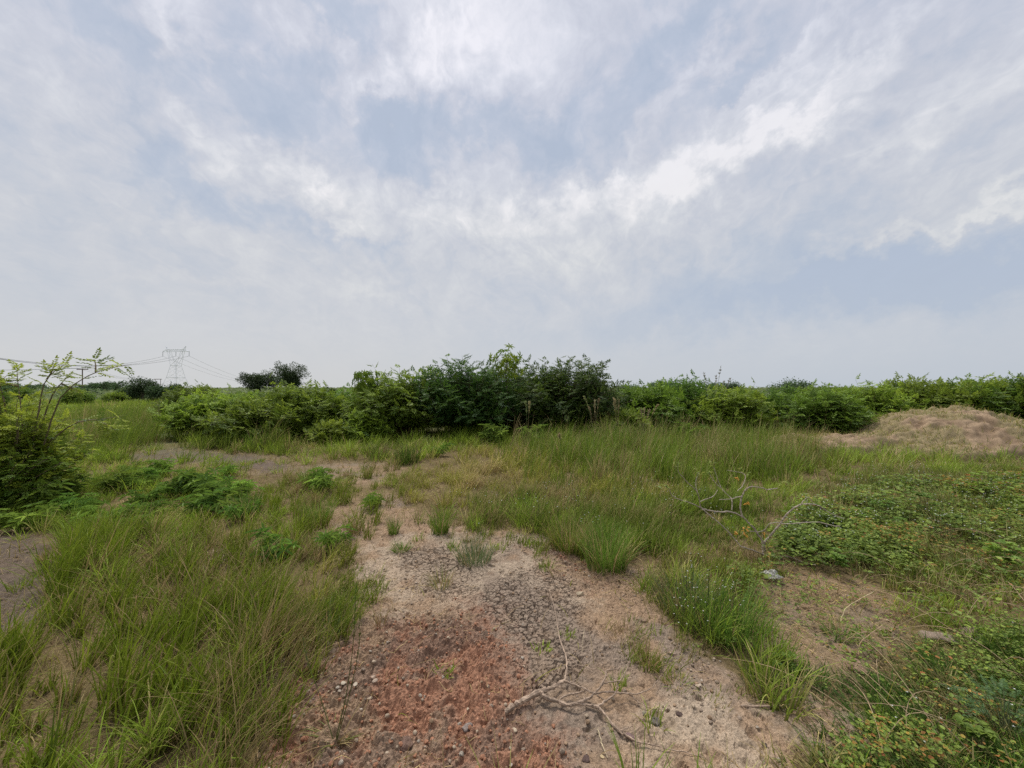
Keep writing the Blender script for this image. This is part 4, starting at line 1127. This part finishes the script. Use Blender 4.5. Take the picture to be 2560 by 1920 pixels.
# ------------------------------------------------------------------ standing bare branch on the right
def c4(x, y): return (1417 + x * .1953, 976.3 + y * .1953)
bd = 3.72
root = empty('bare_shrub', tuple(G(1649, 1199)))
ro = np.array(root.location)
WB = np.array([.36, .295, .23])
def limb(pts, r0, r1, dd, name='twig', sides=6):
    p = []
    m = len(pts)
    for i, (a, b) in enumerate(pts):
        u, v = c4(a, b); p.append(P(u, v, bd + dd[0] + (dd[1] - dd[0]) * i / max(1, m - 1)))
    L = smooth_line(np.array(p) - ro, m * 5); L += R.normal(0, .0015, L.shape)
    g = Geo(); tubes(g, L, np.linspace(r0 * .9, r1 * 1.35, m * 5), sides, WB, .15); return g.build(name, M_bark, root)
limb([(1188,1150),(1192,1060),(1192,985)], .016, .013, (0, 0), 'trunk', 8)
limb([(1192,1000),(1140,930),(1090,850),(1030,790),(960,710),(935,640),(940,540),(970,450),(1020,395),(1090,385),(1180,400),(1240,415),(1350,400)], .011, .003, (0, .05))
limb([(965,722),(880,680),(800,660),(690,660),(560,640),(490,615),(400,570),(310,540),(220,510),(170,470),(140,400),(100,380)], .009, .002, (.02, -.3))
limb([(490,615),(490,550),(560,520),(640,485),(680,420)], .005, .002, (-.15, -.1))
limb([(500,620),(465,470),(430,410),(350,340),(290,270),(250,220),(240,140)], .005, .0018, (-.15, -.35))
limb([(458,450),(440,340),(470,220)], .004, .002, (-.2, -.15))
limb([(840,640),(840,540),(820,500),(740,420),(690,320),(640,170)], .005, .002, (.1, .3))
limb([(720,400),(640,320),(590,240)], .004, .002, (.2, .25))
limb([(700,525),(830,520),(920,495),(950,500)], .003, .004, (0, .03))
limb([(900,430),(960,370),(990,270),(940,230),(780,200)], .004, .0018, (.1, .3))
limb([(1350,400),(1240,415)], .003, .003, (.05, .05))
limb([(510,630),(620,720),(740,820),(850,940),(930,1040)], .006, .003, (-.15, -.25))
limb([(1198,1005),(1260,930),(1310,870),(1370,800),(1430,710),(1500,640),(1580,590),(1640,575),(1740,580),(1810,600),(1900,660),(2000,710),(2080,740)], .011, .0025, (0, -.25))
limb([(1600,590),(1625,550),(1680,500),(1740,560)], .005, .002, (-.15, -.15))
limb([(1020,868),(1130,885),(1200,860),(1250,800),(1330,780),(1440,795),(1600,785),(1780,775),(1860,790),(1960,815),(2040,825)], .004, .003, (-.05, -.3))
limb([(1180,1130),(1100,1100),(1040,1075),(930,1040)], .008, .004, (-.02, -.25))
limb([(1185,1130),(1260,1155),(1400,1155),(1500,1165),(1600,1210),(1680,1235),(1770,1250)], .008, .003, (-.02, -.3))
gl = Geo()
for (a, b, dd, n) in ((90,385,-.3,9),(240,140,-.35,7),(470,215,-.15,6),(610,130,.3,9),(585,225,.25,7),(930,205,.3,4),(1010,245,.3,5),(985,470,.05,3),(1575,490,-.15,3),(320,540,-.25,4),(1010,820,-.05,6),(1400,345,.1,6),(1640,740,-.1,3)):
    u, v = c4(a, b); p = P(u, v, bd + dd) - ro
    az = R.uniform(0, 6.28, n); D = np.stack([np.cos(az), np.sin(az), R.uniform(-.2, .6, n)], -1)
    c = mixc(np.tile(np.array([.14, .22, .05]), (n, 1)), np.tile(np.array([.28, .30, .07]), (n, 1)), R.random(n))
    leaves(gl, p + R.normal(0, .015, (n, 3)), D, np.tile([0, 0, 1.], (n, 1)) + R.normal(0, .4, (n, 3)), .04 * R.uniform(.7, 1.2, n), .02, c, True, .2)
for (a, b, dd) in ((910,290,.2),(1010,540,.1),(1000,850,-.1),(970,870,-.1),(870,890,-.1),(1175,880,.1)):
    u, v = c4(a, b); p = P(u, v, bd + dd) - ro; n = 3
    az = R.uniform(0, 6.28, n); D = np.stack([np.cos(az), np.sin(az), R.uniform(-1, .2, n)], -1)
    leaves(gl, np.tile(p, (n, 1)) + R.normal(0, .01, (n, 3)), D, R.normal(0, 1, (n, 3)), .04, .02, np.tile([.50, .30, .05], (n, 1)), True, .2)
gl.build('leaf_sprays', M_leaf, root)
tag(root, 'nearly bare grey branching shrub with a few leaves at its tips', 'bare shrub')

# ------------------------------------------------------------------ stones, clod, scrap
def stone(px, py, s, lab, col=(.50, .44, .36), flat=.65, seed=0, name='stone'):
    s = s * .85; col = np.array(col) * np.array([.66, .60, .52]); flat = flat * .75
    p = G(px, py); z0 = float(gz_fine(np.array([p[0]]), np.array([p[1]]))[0])
    g = Geo(); rock_geo(g, np.zeros(3), s, np.array(col), 900 + seed, flat, 2)
    o = g.build(name, M_stone, smooth=False); o.location = (p[0], p[1], z0 + s * .38); tag(o, lab, 'stone', 'pale stones on the soil'); return o
stone(1253, 1281, .036, 'largest pale stone, alone on the soil below the big green clump', (.62, .55, .43), .75, 1)
stone(806, 1466, .017, 'upper of two pale pinkish stones side by side near the dark crumbs', (.55, .45, .38), .8, 2)
stone(810, 1482, .019, 'wedge shaped pale stone just below its twin', (.52, .44, .38), .75, 3)
stone(742, 1483, .018, 'flat white chip crossed by the tall grass stalk', (.60, .56, .48), .35, 4)
stone(768, 1487, .018, 'long flat pale chip right of the tall grass stalk', (.58, .53, .46), .35, 5)
stone(801, 1512, .012, 'small white pebble below the pair of stones', (.66, .60, .52), .8, 6)
stone(797, 1522, .011, 'smaller tan pebble touching the small white pebble', (.55, .46, .36), .8, 7)
stone(838, 1474, .014, 'greyish pebble to the right of the pair of stones', (.42, .37, .31), .6, 8)
stone(733, 1503, .013, 'grey chip left of the stalk above the rosette', (.45, .41, .36), .5, 9)
stone(1097, 1508, .014, 'upright tan pebble by the butt of the fallen branch', (.50, .36, .25), 1.2, 10)
stone(1112, 1590, .016, 'crumbly whitish stone on the red soil below the branch butt', (.60, .52, .42), .7, 11)
stone(1301, 1638, .012, 'cream coloured chip near the bottom edge', (.62, .52, .34), .4, 12)
stone(1512, 1482, .012, 'small white pebble at the edge of the pale soil, under a low tuft', (.64, .56, .48), .7, 13)
def lump(px, py, s, lab, col, seed, flat=.4):
    p = G(px, py); z0 = float(gz_fine(np.array([p[0]]), np.array([p[1]]))[0])
    g = Geo(); rock_geo(g, np.zeros(3), s, np.array(col), 950 + seed, flat, 3)
    V = g.v[0]; V += .22 * s * (fbm(V[:, 0] / s * 2 + 9, V[:, 1] / s * 2 + V[:, 2] / s * 2, 960 + seed, 3) - .5)[:, None] * norm(V)
    o = g.build('soil_clod', M_soil, smooth=True); o.location = (p[0], p[1], z0 + s * .05); tag(o, lab, 'soil clod'); return o
lump(2030, 1380, .10, 'grey dry clod half sunk in the weeds on the right', (.23, .175, .13), 1)
lump(2105, 1372, .09, 'pinkish clod next to the grey one in the weeds', (.26, .185, .14), 2)
lump(1830, 1405, .07, 'brown lump in the upper part of the right soil patch', (.21, .14, .09), 3)
lump(1845, 1440, .08, 'sandy lump at the lower rim of the right soil patch', (.23, .155, .10), 4)
lump(1468, 1545, .020, 'small dark dung like clod on the pale soil', (.08, .055, .045), 5)
lump(1415, 1562, .032, 'dark grey crumbly clod between the branch tip and the pale soil', (.13, .11, .09), 6)
lump(1360, 1597, .022, 'flat purplish clod under the end of the fallen branch', (.18, .12, .105), 7)
lump(1265, 1640, .020, 'dark burr like clod at the bottom edge', (.09, .06, .05), 8)
lump(1652, 1612, .014, 'tiny black clod on the pale soil near the right grass', (.07, .055, .045), 9)
lump(875, 1605, .035, 'long dark clod at the bottom of the red soil', (.15, .095, .07), 10, .45)
lump(1010, 1575, .030, 'grey lump in the middle of the red soil', (.20, .16, .135), 11)
# crumpled scrap
p = G(1668, 1252); root_p = (p[0], p[1], 0.0)
g = Geo(); m = 26
uu, vv = np.meshgrid(np.linspace(-1, 1, m), np.linspace(-1, 1, m)); u = uu.ravel(); v = vv.ravel()
zz = .05 * np.exp(-(u ** 2 + v ** 2) * 1.2) + .05 * (fbm(u * 2.4 + 4, v * 2.4 + 4, 970, 4) - .35) + .02
V = np.stack([u * .062 + .03 * (fbm(u * 3, v * 3, 971, 3) - .5), v * .055 + .03 * (fbm(u * 3 + 8, v * 3, 972, 3) - .5), zz], -1)
idx = np.arange(m * m).reshape(m, m); Q = np.stack([idx[:-1, :-1], idx[:-1, 1:], idx[1:, 1:], idx[1:, :-1]], -1).reshape(-1, 4)
g.add(V, Q, None, np.array([.40, .39, .34])); o = g.build('plastic_scrap', M_plastic); o.location = root_p
tag(o, 'crumpled whitish scrap in the grass below the bare shrub', 'litter')

# ------------------------------------------------------------------ power line
STEEL = np.array([.74, .75, .76])
pd = 300.0; pxm = (380 - CX) / F * pd
py_root = empty('transmission_pylon', (pxm, pd, 0), math.radians(-8))
def bars(name, segs, r, parent, mat=M_steel, col=STEEL):
    g = Geo(); A = np.array([[a, b] for a, b in segs], float)
    tubes(g, A, np.full((len(A), 2), r), 4, col); return g.build(name, mat, parent)
def leg_pt(z, sx, sy):
    hw = np.interp(z, [0, 9.6, 19], [6.6, 3.95, 2.3]); return np.array([sx * hw, sy * hw, z])
segs = []
lv = [0, 5, 9.6, 13, 16.2, 19]
for sx in (-1, 1):
    for sy in (-1, 1):
        for a, b in zip(lv[:-1], lv[1:]): segs.append((leg_pt(a, sx, sy), leg_pt(b, sx, sy)))
bars('leg', segs, .12, py_root)
segs = []
for a, b in zip(lv[:-1], lv[1:]):
    for s in (-1, 1):
        segs += [(leg_pt(a, -1, s), leg_pt(b, 1, s)), (leg_pt(a, 1, s), leg_pt(b, -1, s)), (leg_pt(a, s, -1), leg_pt(b, s, 1)), (leg_pt(a, s, 1), leg_pt(b, s, -1))]
bars('bracing', segs, .04, py_root)
segs = []
for z in (9.6, 19):
    for s in (-1, 1): segs += [(leg_pt(z, -1, s), leg_pt(z, 1, s)), (leg_pt(z, s, -1), leg_pt(z, s, 1))]
bars('belt', segs, .13, py_root)
segs = []; lat = []
for sx in (-1, 1):
    for sy in (-1, 1):
        y_ = lambda z: sy * np.interp(z, [19, 30], [2.3, .8])
        o_ = [(sx * 2.3, y_(19), 19), (sx * 4.7, y_(25), 25), (sx * 7.0, y_(30), 30), (sx * 9.0, 0, 34.1)]
        i_ = [(0, y_(21), 21), (sx * 4.0, y_(25), 25), (sx * 5.2, y_(30), 30), (sx * 9.0, 0, 34.1)]
        for q_ in (o_, i_):
            for a, b in zip(q_[:-1], q_[1:]): segs.append((a, b))
        segs.append(((sx * 2.3, y_(19), 19), (0, y_(21), 21)))
        for k in range(6):
            f0, f1 = k / 6, (k + 1) / 6
            a = np.array(o_[1]) * (1 - f0) + np.array(o_[2]) * f0; b = np.array(i_[1]) * (1 - f1) + np.array(i_[2]) * f1
            lat.append((a, b))
        for k in range(4):
            f0, f1 = k / 4, (k + 1) / 4
            a = np.array(o_[0]) * (1 - f0) + np.array(o_[1]) * f0; b = np.array(i_[0]) * (1 - f1) + np.array(i_[1]) * f1
            lat.append((a, b))
bars('fork_arm', segs, .11, py_root); bars('bracing', lat, .015, py_root)
segs = []
for sy in (-.8, .8):
    segs += [((-11.8, sy * .3, 30), (11.8, sy * .3, 30)), ((-8.2, sy, 31.5), (8.2, sy, 31.5)), ((-11.8, 0, 30), (-8.2, sy, 31.5)), ((11.8, 0, 30), (8.2, sy, 31.5))]
    for k in range(12):
        xa = -8.2 + 16.4 * k / 12; xb = -8.2 + 16.4 * (k + .5) / 12; xc = -8.2 + 16.4 * (k + 1) / 12
bars('crossarm', segs, .15, py_root)
segs = []
for sy in (-.8, .8):
    for k in range(12):
        xa = -8.2 + 16.4 * k / 12; xb = xa + 16.4 / 24; xc = xa + 16.4 / 12
        segs += [((xa, sy * .3, 30), (xb, sy, 31.5)), ((xb, sy, 31.5), (xc, sy * .3, 30))]
bars('bracing', segs, .045, py_root)
for xi in (-11.8, 0, 11.8):
    g = Geo(); L = np.stack([np.full(25, xi), np.zeros(25), np.linspace(30, 26.4, 25)], -1)
    rr_ = np.where(np.arange(25) % 2 == 0, .2, .1); tubes(g, L, rr_, 6, np.array([.30, .31, .33])); g.build('insulator', M_steel, py_root)
tag(py_root, 'tall grey steel lattice power pylon on the skyline', 'pylon')
bpy.context.view_layer.update()
att = [np.array(py_root.matrix_basis @ Vector((xi, 0, 26.4))) for xi in (-11.8, 0, 11.8)]
def wire(a, b, sag, r, lab, name='power_line', grp=None, n=60):
    t = np.linspace(0, 1, n)[:, None]
    L = np.asarray(a) * (1 - t) + np.asarray(b) * t; L[:, 2] -= 4 * sag * (t * (1 - t))[:, 0]
    g = Geo(); tubes(g, L, np.full(n, r), 4, np.array([.25, .255, .26])); o = g.build(name, M_wire); tag(o, lab, 'wire', grp); return o
lab_l = ['highest conductor sagging from the pylon to the left edge', 'middle conductor sagging from the pylon to the left edge', 'lowest conductor sagging from the pylon to the left edge']
ends = [np.array([-247 - 9, 147, 26.6]), np.array([-247 + 2, 147 - 6, 24.0]), np.array([-247 + 12, 147 - 11, 22.6])]
for k in range(3): wire(att[k], ends[k], 11.5 - .6 * k, .10, lab_l[k], grp='pylon conductors')
lab_r = ['conductor leaving the left arm of the pylon towards the far right', 'conductor leaving the middle of the pylon towards the far right', 'conductor leaving the right arm of the pylon towards the far right']
for k in range(3): wire(att[k], np.array([-560 + 14 * k, 900, 23.0]), 14, .07, lab_r[k], grp='pylon conductors')

WOOD = np.array([.15, .11, .085])
td = 130.0; tx = (178 - CX) / F * td
rt = empty('utility_pole', (tx, td, 0))
bars('post', [((0, 0, -.2), (0, 0, 8.0))], .19, rt, M_wood, WOOD); bars('crossarm', [((-1.9, 0, 7.9), (1.9, 0, 7.9))], .15, rt, M_wood, WOOD)
for xi in (-1.8, 0, 1.8): bars('insulator', [((xi, 0, 7.9), (xi, 0, 8.35))], .08, rt, M_steel, np.array([.3, .28, .26]))
tag(rt, 'single wooden utility pole with one crossarm at the left', 'utility pole')
hd = 270.0; hx = (341 - CX) / F * hd
rh = empty('utility_pole', (hx, hd, 0))
for sx in (-1.9, 1.9): bars('post', [((sx, 0, -.2), (sx, 0, 7.9))], .2, rh, M_wood, WOOD)
bars('crossarm', [((-2.8, 0, 7.75), (2.8, 0, 7.75))], .2, rh, M_wood, WOOD)
tag(rh, 'twin post utility pole behind the small dark tree', 'utility pole')
for k, xi in enumerate((-1.8, 0, 1.8)):
    nm = ('left', 'middle', 'right')[k]
    wire((tx + xi, td, 8.3), (hx + xi * 1.4, hd, 7.9), 2.2, .03, 'thin %s wire hanging between the single pole and the twin pole' % nm, 'overhead_wire', 'thin wires of the utility poles')
    wire((tx + xi, td, 8.3), (tx - 90 + xi, td - 30, 8.8), 1.6, .035, 'thin %s wire running from the single pole out at the left' % nm, 'overhead_wire', 'thin wires of the utility poles')

# ------------------------------------------------------------------ sky
SUN_EL, SUN_AZ = 64.0, -25.0      # azimuth clockwise from +Y
world = bpy.data.worlds.new('World'); scene.world = world; world.use_nodes = True
nt = world.node_tree; nt.nodes.clear()
out = N_(nt, 'ShaderNodeOutputWorld'); bg = N_(nt, 'ShaderNodeBackground'); bg.inputs[1].default_value = .1
nt.links.new(bg.outputs[0], out.inputs[0])
tc = N_(nt, 'ShaderNodeTexCoord')
def math_(op, a, b=None, clamp=False):
    n = N_(nt, 'ShaderNodeMath', operation=op, use_clamp=clamp)
    for i, v in enumerate((a, b)):
        if v is None: continue
        if isinstance(v, (int, float)): n.inputs[i].default_value = v
        else: nt.links.new(v, n.inputs[i])
    return n.outputs[0]
def vmath(op, a, b=None, scale=None):
    n = N_(nt, 'ShaderNodeVectorMath', operation=op)
    for i, v in enumerate((a, b)):
        if v is None: continue
        if isinstance(v, tuple): n.inputs[i].default_value = v
        else: nt.links.new(v, n.inputs[i])
    if scale is not None:
        if isinstance(scale, (int, float)): n.inputs['Scale'].default_value = scale
        else: nt.links.new(scale, n.inputs['Scale'])
    return n.outputs[0]
def noise(vec, sc, det, rough=.55, dist=0.0, color=False):
    n = N_(nt, 'ShaderNodeTexNoise'); n.inputs['Scale'].default_value = sc; n.inputs['Detail'].default_value = det
    n.inputs['Roughness'].default_value = rough; n.inputs['Distortion'].default_value = dist
    nt.links.new(vec, n.inputs['Vector']); return n.outputs['Color' if color else 'Fac']
dirv = tc.outputs['Generated']
sep = N_(nt, 'ShaderNodeSeparateXYZ'); nt.links.new(dirv, sep.inputs[0])
zc = math_('MAXIMUM', sep.outputs[2], 0.0)
inv = math_('DIVIDE', 1.0, math_('ADD', zc, .42))
plane = vmath('SCALE', dirv, None, inv)
pl2 = vmath('MULTIPLY', plane, (1.0, .8, .8))
warp = vmath('SCALE', vmath('SUBTRACT', noise(pl2, 1.6, 5, .6, 0, True), (.5, .5, .5)), None, .9)
plw = vmath('ADD', pl2, warp)
n1 = noise(plw, 1.7, 8, .55, .2)
BLOBS = (  # heading, half sizes, tilt, brightness
    (430, 40, 90, 55, 20, .40), (400, 115, 30, 60, 20, .24), (660, 58, 95, 22, -32, .26), (1010, 60, 150, 105, 10, .36), (870, 165, 130, 40, 45, .38), (785, 222, 50, 28, 30, .28),
    (430, 275, 65, 28, -38, .34), (560, 312, 120, 44, -36, .44), (650, 375, 80, 36, -40, .2), (700, 430, 100, 40, 0, .16),
    (1520, 355, 190, 38, 17, .38), (1700, 300, 150, 34, 12, .26), (1385, 300, 65, 28, 48, .22), (1230, 450, 200, 36, 14, .36), (1000, 472, 140, 40, 5, .22), (1250, 540, 110, 30, 5, .2), (1040, 330, 50, 24, 10, .18),
    (1780, 200, 140, 48, 30, .26), (1590, 216, 32, 18, 0, .24), (1560, 110, 110, 26, 28, .24), (1760, 90, 130, 20, 30, .26), (1920, 60, 210, 26, 22, .18),
    (1960, 270, 170, 28, 26, .22), (2050, 450, 170, 17, 12, .32), (1960, 400, 60, 40, 0, .10), (230, 270, 120, 90, 0, .15), (830, 625, 110, 18, 0, .14), (460, 610, 90, 15, 0, .12),
    (480, 235, 115, 65, -20, -.36), (570, 140, 120, 62, -25, -.24), (740, 30, 90, 40, -25, -.30), (220, 30, 90, 55, -30, -.22), (420, 412, 115, 42, 0, -.32),
    (1000, 285, 220, 48, -2, -.36), (860, 315, 100, 58, -20, -.22), (1230, 290, 95, 50, 42, -.22), (1300, 372, 80, 22, 25, -.2),
    (1400, 170, 80, 80, 40, -.22), (1600, 165, 85, 28, 25, -.22), (1490, 30, 130, 40, 25, -.30), (740, 505, 140, 16, 0, -.20), (900, 372, 75, 28, 0, -.14),
    (1800, 622, 420, 60, 4, -.42), (2120, 560, 220, 60, 8, -.26), (1600, 560, 190, 40, 8, -.10), (20, 250, 70, 200, 0, -.10))
W1, W2, AMP, BASE = .20, .20, 1.0, .445
half = (.5, .5, .5)
w1 = vmath('SCALE', vmath('SUBTRACT', noise(dirv, 4.0, 4, .6, 0, True), half), None, W1)
w2 = vmath('SCALE', vmath('SUBTRACT', noise(dirv, 15.0, 7, .62, 0, True), half), None, W2)
wdir = vmath('ADD', dirv, vmath('ADD', w1, w2))
def madd(a, b, c):
    n = N_(nt, 'ShaderNodeMath', operation='MULTIPLY_ADD')
    for k, v in enumerate((a, b, c)):
        if isinstance(v, (int, float)): n.inputs[k].default_value = v
        else: nt.links.new(v, n.inputs[k])
    return n.outputs[0]
def blob(px, py, ax, ay, rot, amp, acc):
    """a patch of brighter or darker cloud at a heading in the sky"""
    c = np.array([(px - CX) / F, 1.0, (HOR - py) / F]); k = np.linalg.norm(c); c = c / k
    right = norm(np.cross(c, np.array([0, 0, 1.]))); upv = np.cross(right, c)
    r = math.radians(rot); A = right * math.cos(r) + upv * math.sin(r); Bv = -right * math.sin(r) + upv * math.cos(r)
    def dot(v):
        n = N_(nt, 'ShaderNodeVectorMath', operation='DOT_PRODUCT'); nt.links.new(wdir, n.inputs[0]); n.inputs[1].default_value = tuple(v); return n.outputs['Value']
    da = dot(A * F * k / (ax * 1.15)); db = dot(Bv * F * k / (ay * 1.15))
    q = madd(da, da, math_('MULTIPLY', db, db))
    return madd(math_('POWER', .3679, q), amp * (.84 if amp > 0 else 1.0), acc)
acc = 0.0
for b in BLOBS:
    acc = blob(*b, acc)
n3 = noise(vmath('ADD', dirv, w1), 9.0, 8, .60, .3)
n4 = noise(vmath('MULTIPLY', plw, (2.2, 1.3, 1)), 6.0, 8, .62, .4)
tex = math_('ADD', math_('MULTIPLY', math_('SUBTRACT', n3, .5), .9), math_('MULTIPLY', math_('SUBTRACT', n4, .5), .62))
tex = math_('ADD', tex, math_('MULTIPLY', math_('SUBTRACT', n1, .5), .55))
tex = math_('MULTIPLY', tex, madd(math_('MULTIPLY', zc, 2.6, True), .85, .12))
boost = madd(math_('MAXIMUM', acc, 0.0), 1.6, .85)
val = math_('ADD', madd(tex, boost, acc), BASE)
ramp = N_(nt, 'ShaderNodeValToRGB')
el = ramp.color_ramp.elements
el[0].position = .06; el[0].color = (.43, .50, .625, 1)
el[1].position = 1.0; el[1].color = (.83, .83, .895, 1)
for pos, c in ((.28, (.485, .54, .655)), (.46, (.565, .595, .69)), (.66, (.65, .675, .76))):
    e = ramp.color_ramp.elements.new(pos); e.color = (*c, 1)
nt.links.new(val, ramp.inputs[0])
# cream tint on the lower bright cloud
warm = N_(nt, 'ShaderNodeMix', data_type='RGBA', blend_type='MULTIPLY'); nt.links.new(ramp.outputs[0], warm.inputs[6]); warm.inputs[7].default_value = (1.04, 1.02, .93, 1)
wf = N_(nt, 'ShaderNodeMapRange'); wf.inputs[1].default_value = .60; wf.inputs[2].default_value = .30
nt.links.new(zc, wf.inputs[0]); nt.links.new(math_('MULTIPLY', wf.outputs[0], math_('MULTIPLY', val, 1.5, True)), warm.inputs[0])

# towards the horizon: even pale grey, warmer a little above it
hz = math_('EXPONENT', math_('MULTIPLY', zc, -6.5))
hcol = N_(nt, 'ShaderNodeMix', data_type='RGBA')
hx_ = N_(nt, 'ShaderNodeMapRange'); hx_.inputs[1].default_value = -.5; hx_.inputs[2].default_value = .65
nt.links.new(sep.outputs[0], hx_.inputs[0]); nt.links.new(hx_.outputs[0], hcol.inputs[0])
hcol.inputs[6].default_value = (.625, .63, .625, 1); hcol.inputs[7].default_value = (.51, .56, .62, 1)
m1 = N_(nt, 'ShaderNodeMix', data_type='RGBA'); nt.links.new(math_('MULTIPLY', hz, .85), m1.inputs[0]); nt.links.new(warm.outputs[2], m1.inputs[6]); nt.links.new(hcol.outputs[2], m1.inputs[7])
detail = madd(math_('MULTIPLY', math_('ADD', math_('SUBTRACT', n3, .5), math_('SUBTRACT', n4, .5)), math_('MULTIPLY', zc, 2.2, True)), .09, 1.02)
sc10 = vmath('SCALE', vmath('SCALE', m1.outputs[2], None, 10.0 * .485), None, detail)
sky = N_(nt, 'ShaderNodeTexSky', sky_type='NISHITA'); sky.sun_disc = False
sky.sun_elevation = math.radians(SUN_EL); sky.sun_rotation = math.radians(SUN_AZ); sky.dust_density = 3
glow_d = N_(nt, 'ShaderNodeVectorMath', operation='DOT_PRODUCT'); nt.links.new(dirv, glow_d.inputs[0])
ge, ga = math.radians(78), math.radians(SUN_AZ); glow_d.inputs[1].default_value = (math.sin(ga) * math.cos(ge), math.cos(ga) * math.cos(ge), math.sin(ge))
gl_ = math_('POWER', math_('MAXIMUM', glow_d.outputs['Value'], 0.0), 40.0)  # unseen glow lobe above the view, added to throw more light down
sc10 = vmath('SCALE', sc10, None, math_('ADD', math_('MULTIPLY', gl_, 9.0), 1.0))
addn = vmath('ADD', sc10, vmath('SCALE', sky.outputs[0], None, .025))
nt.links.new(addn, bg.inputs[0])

sl = bpy.data.lights.new('sun', 'SUN'); sl.energy = 1.5; sl.angle = math.radians(13); sl.color = (1, .955, .89)
so = bpy.data.objects.new('sun', sl); COL.objects.link(so)
e_, a_ = math.radians(SUN_EL), math.radians(SUN_AZ)
sd = Vector((math.sin(a_) * math.cos(e_), math.cos(a_) * math.cos(e_), math.sin(e_)))
so.rotation_euler = sd.to_track_quat('Z', 'Y').to_euler(); so.location = sd * 50

# ------------------------------------------------------------------ camera
cam = bpy.data.cameras.new('camera'); cam.sensor_width = 36; cam.lens = 36 * F / 2212
cam.clip_end = 8000; cam.clip_start = .05
cam.shift_y = (HOR - 829.5) / 2212
co = bpy.data.objects.new('camera', cam); COL.objects.link(co)
co.location = (0, 0, H); co.rotation_euler = (math.pi / 2, 0, 0)
scene.camera = co
scene.view_settings.view_transform = 'Standard'; scene.view_settings.look = 'None'
scene.view_settings.exposure = 1.0; scene.view_settings.gamma = 1
scene.cycles.max_bounces = 6; scene.cycles.diffuse_bounces = 3; scene.cycles.transmission_bounces = 3; scene.cycles.glossy_bounces = 2
scene.cycles.volume_bounces = 0
scene.cycles.use_denoising = False
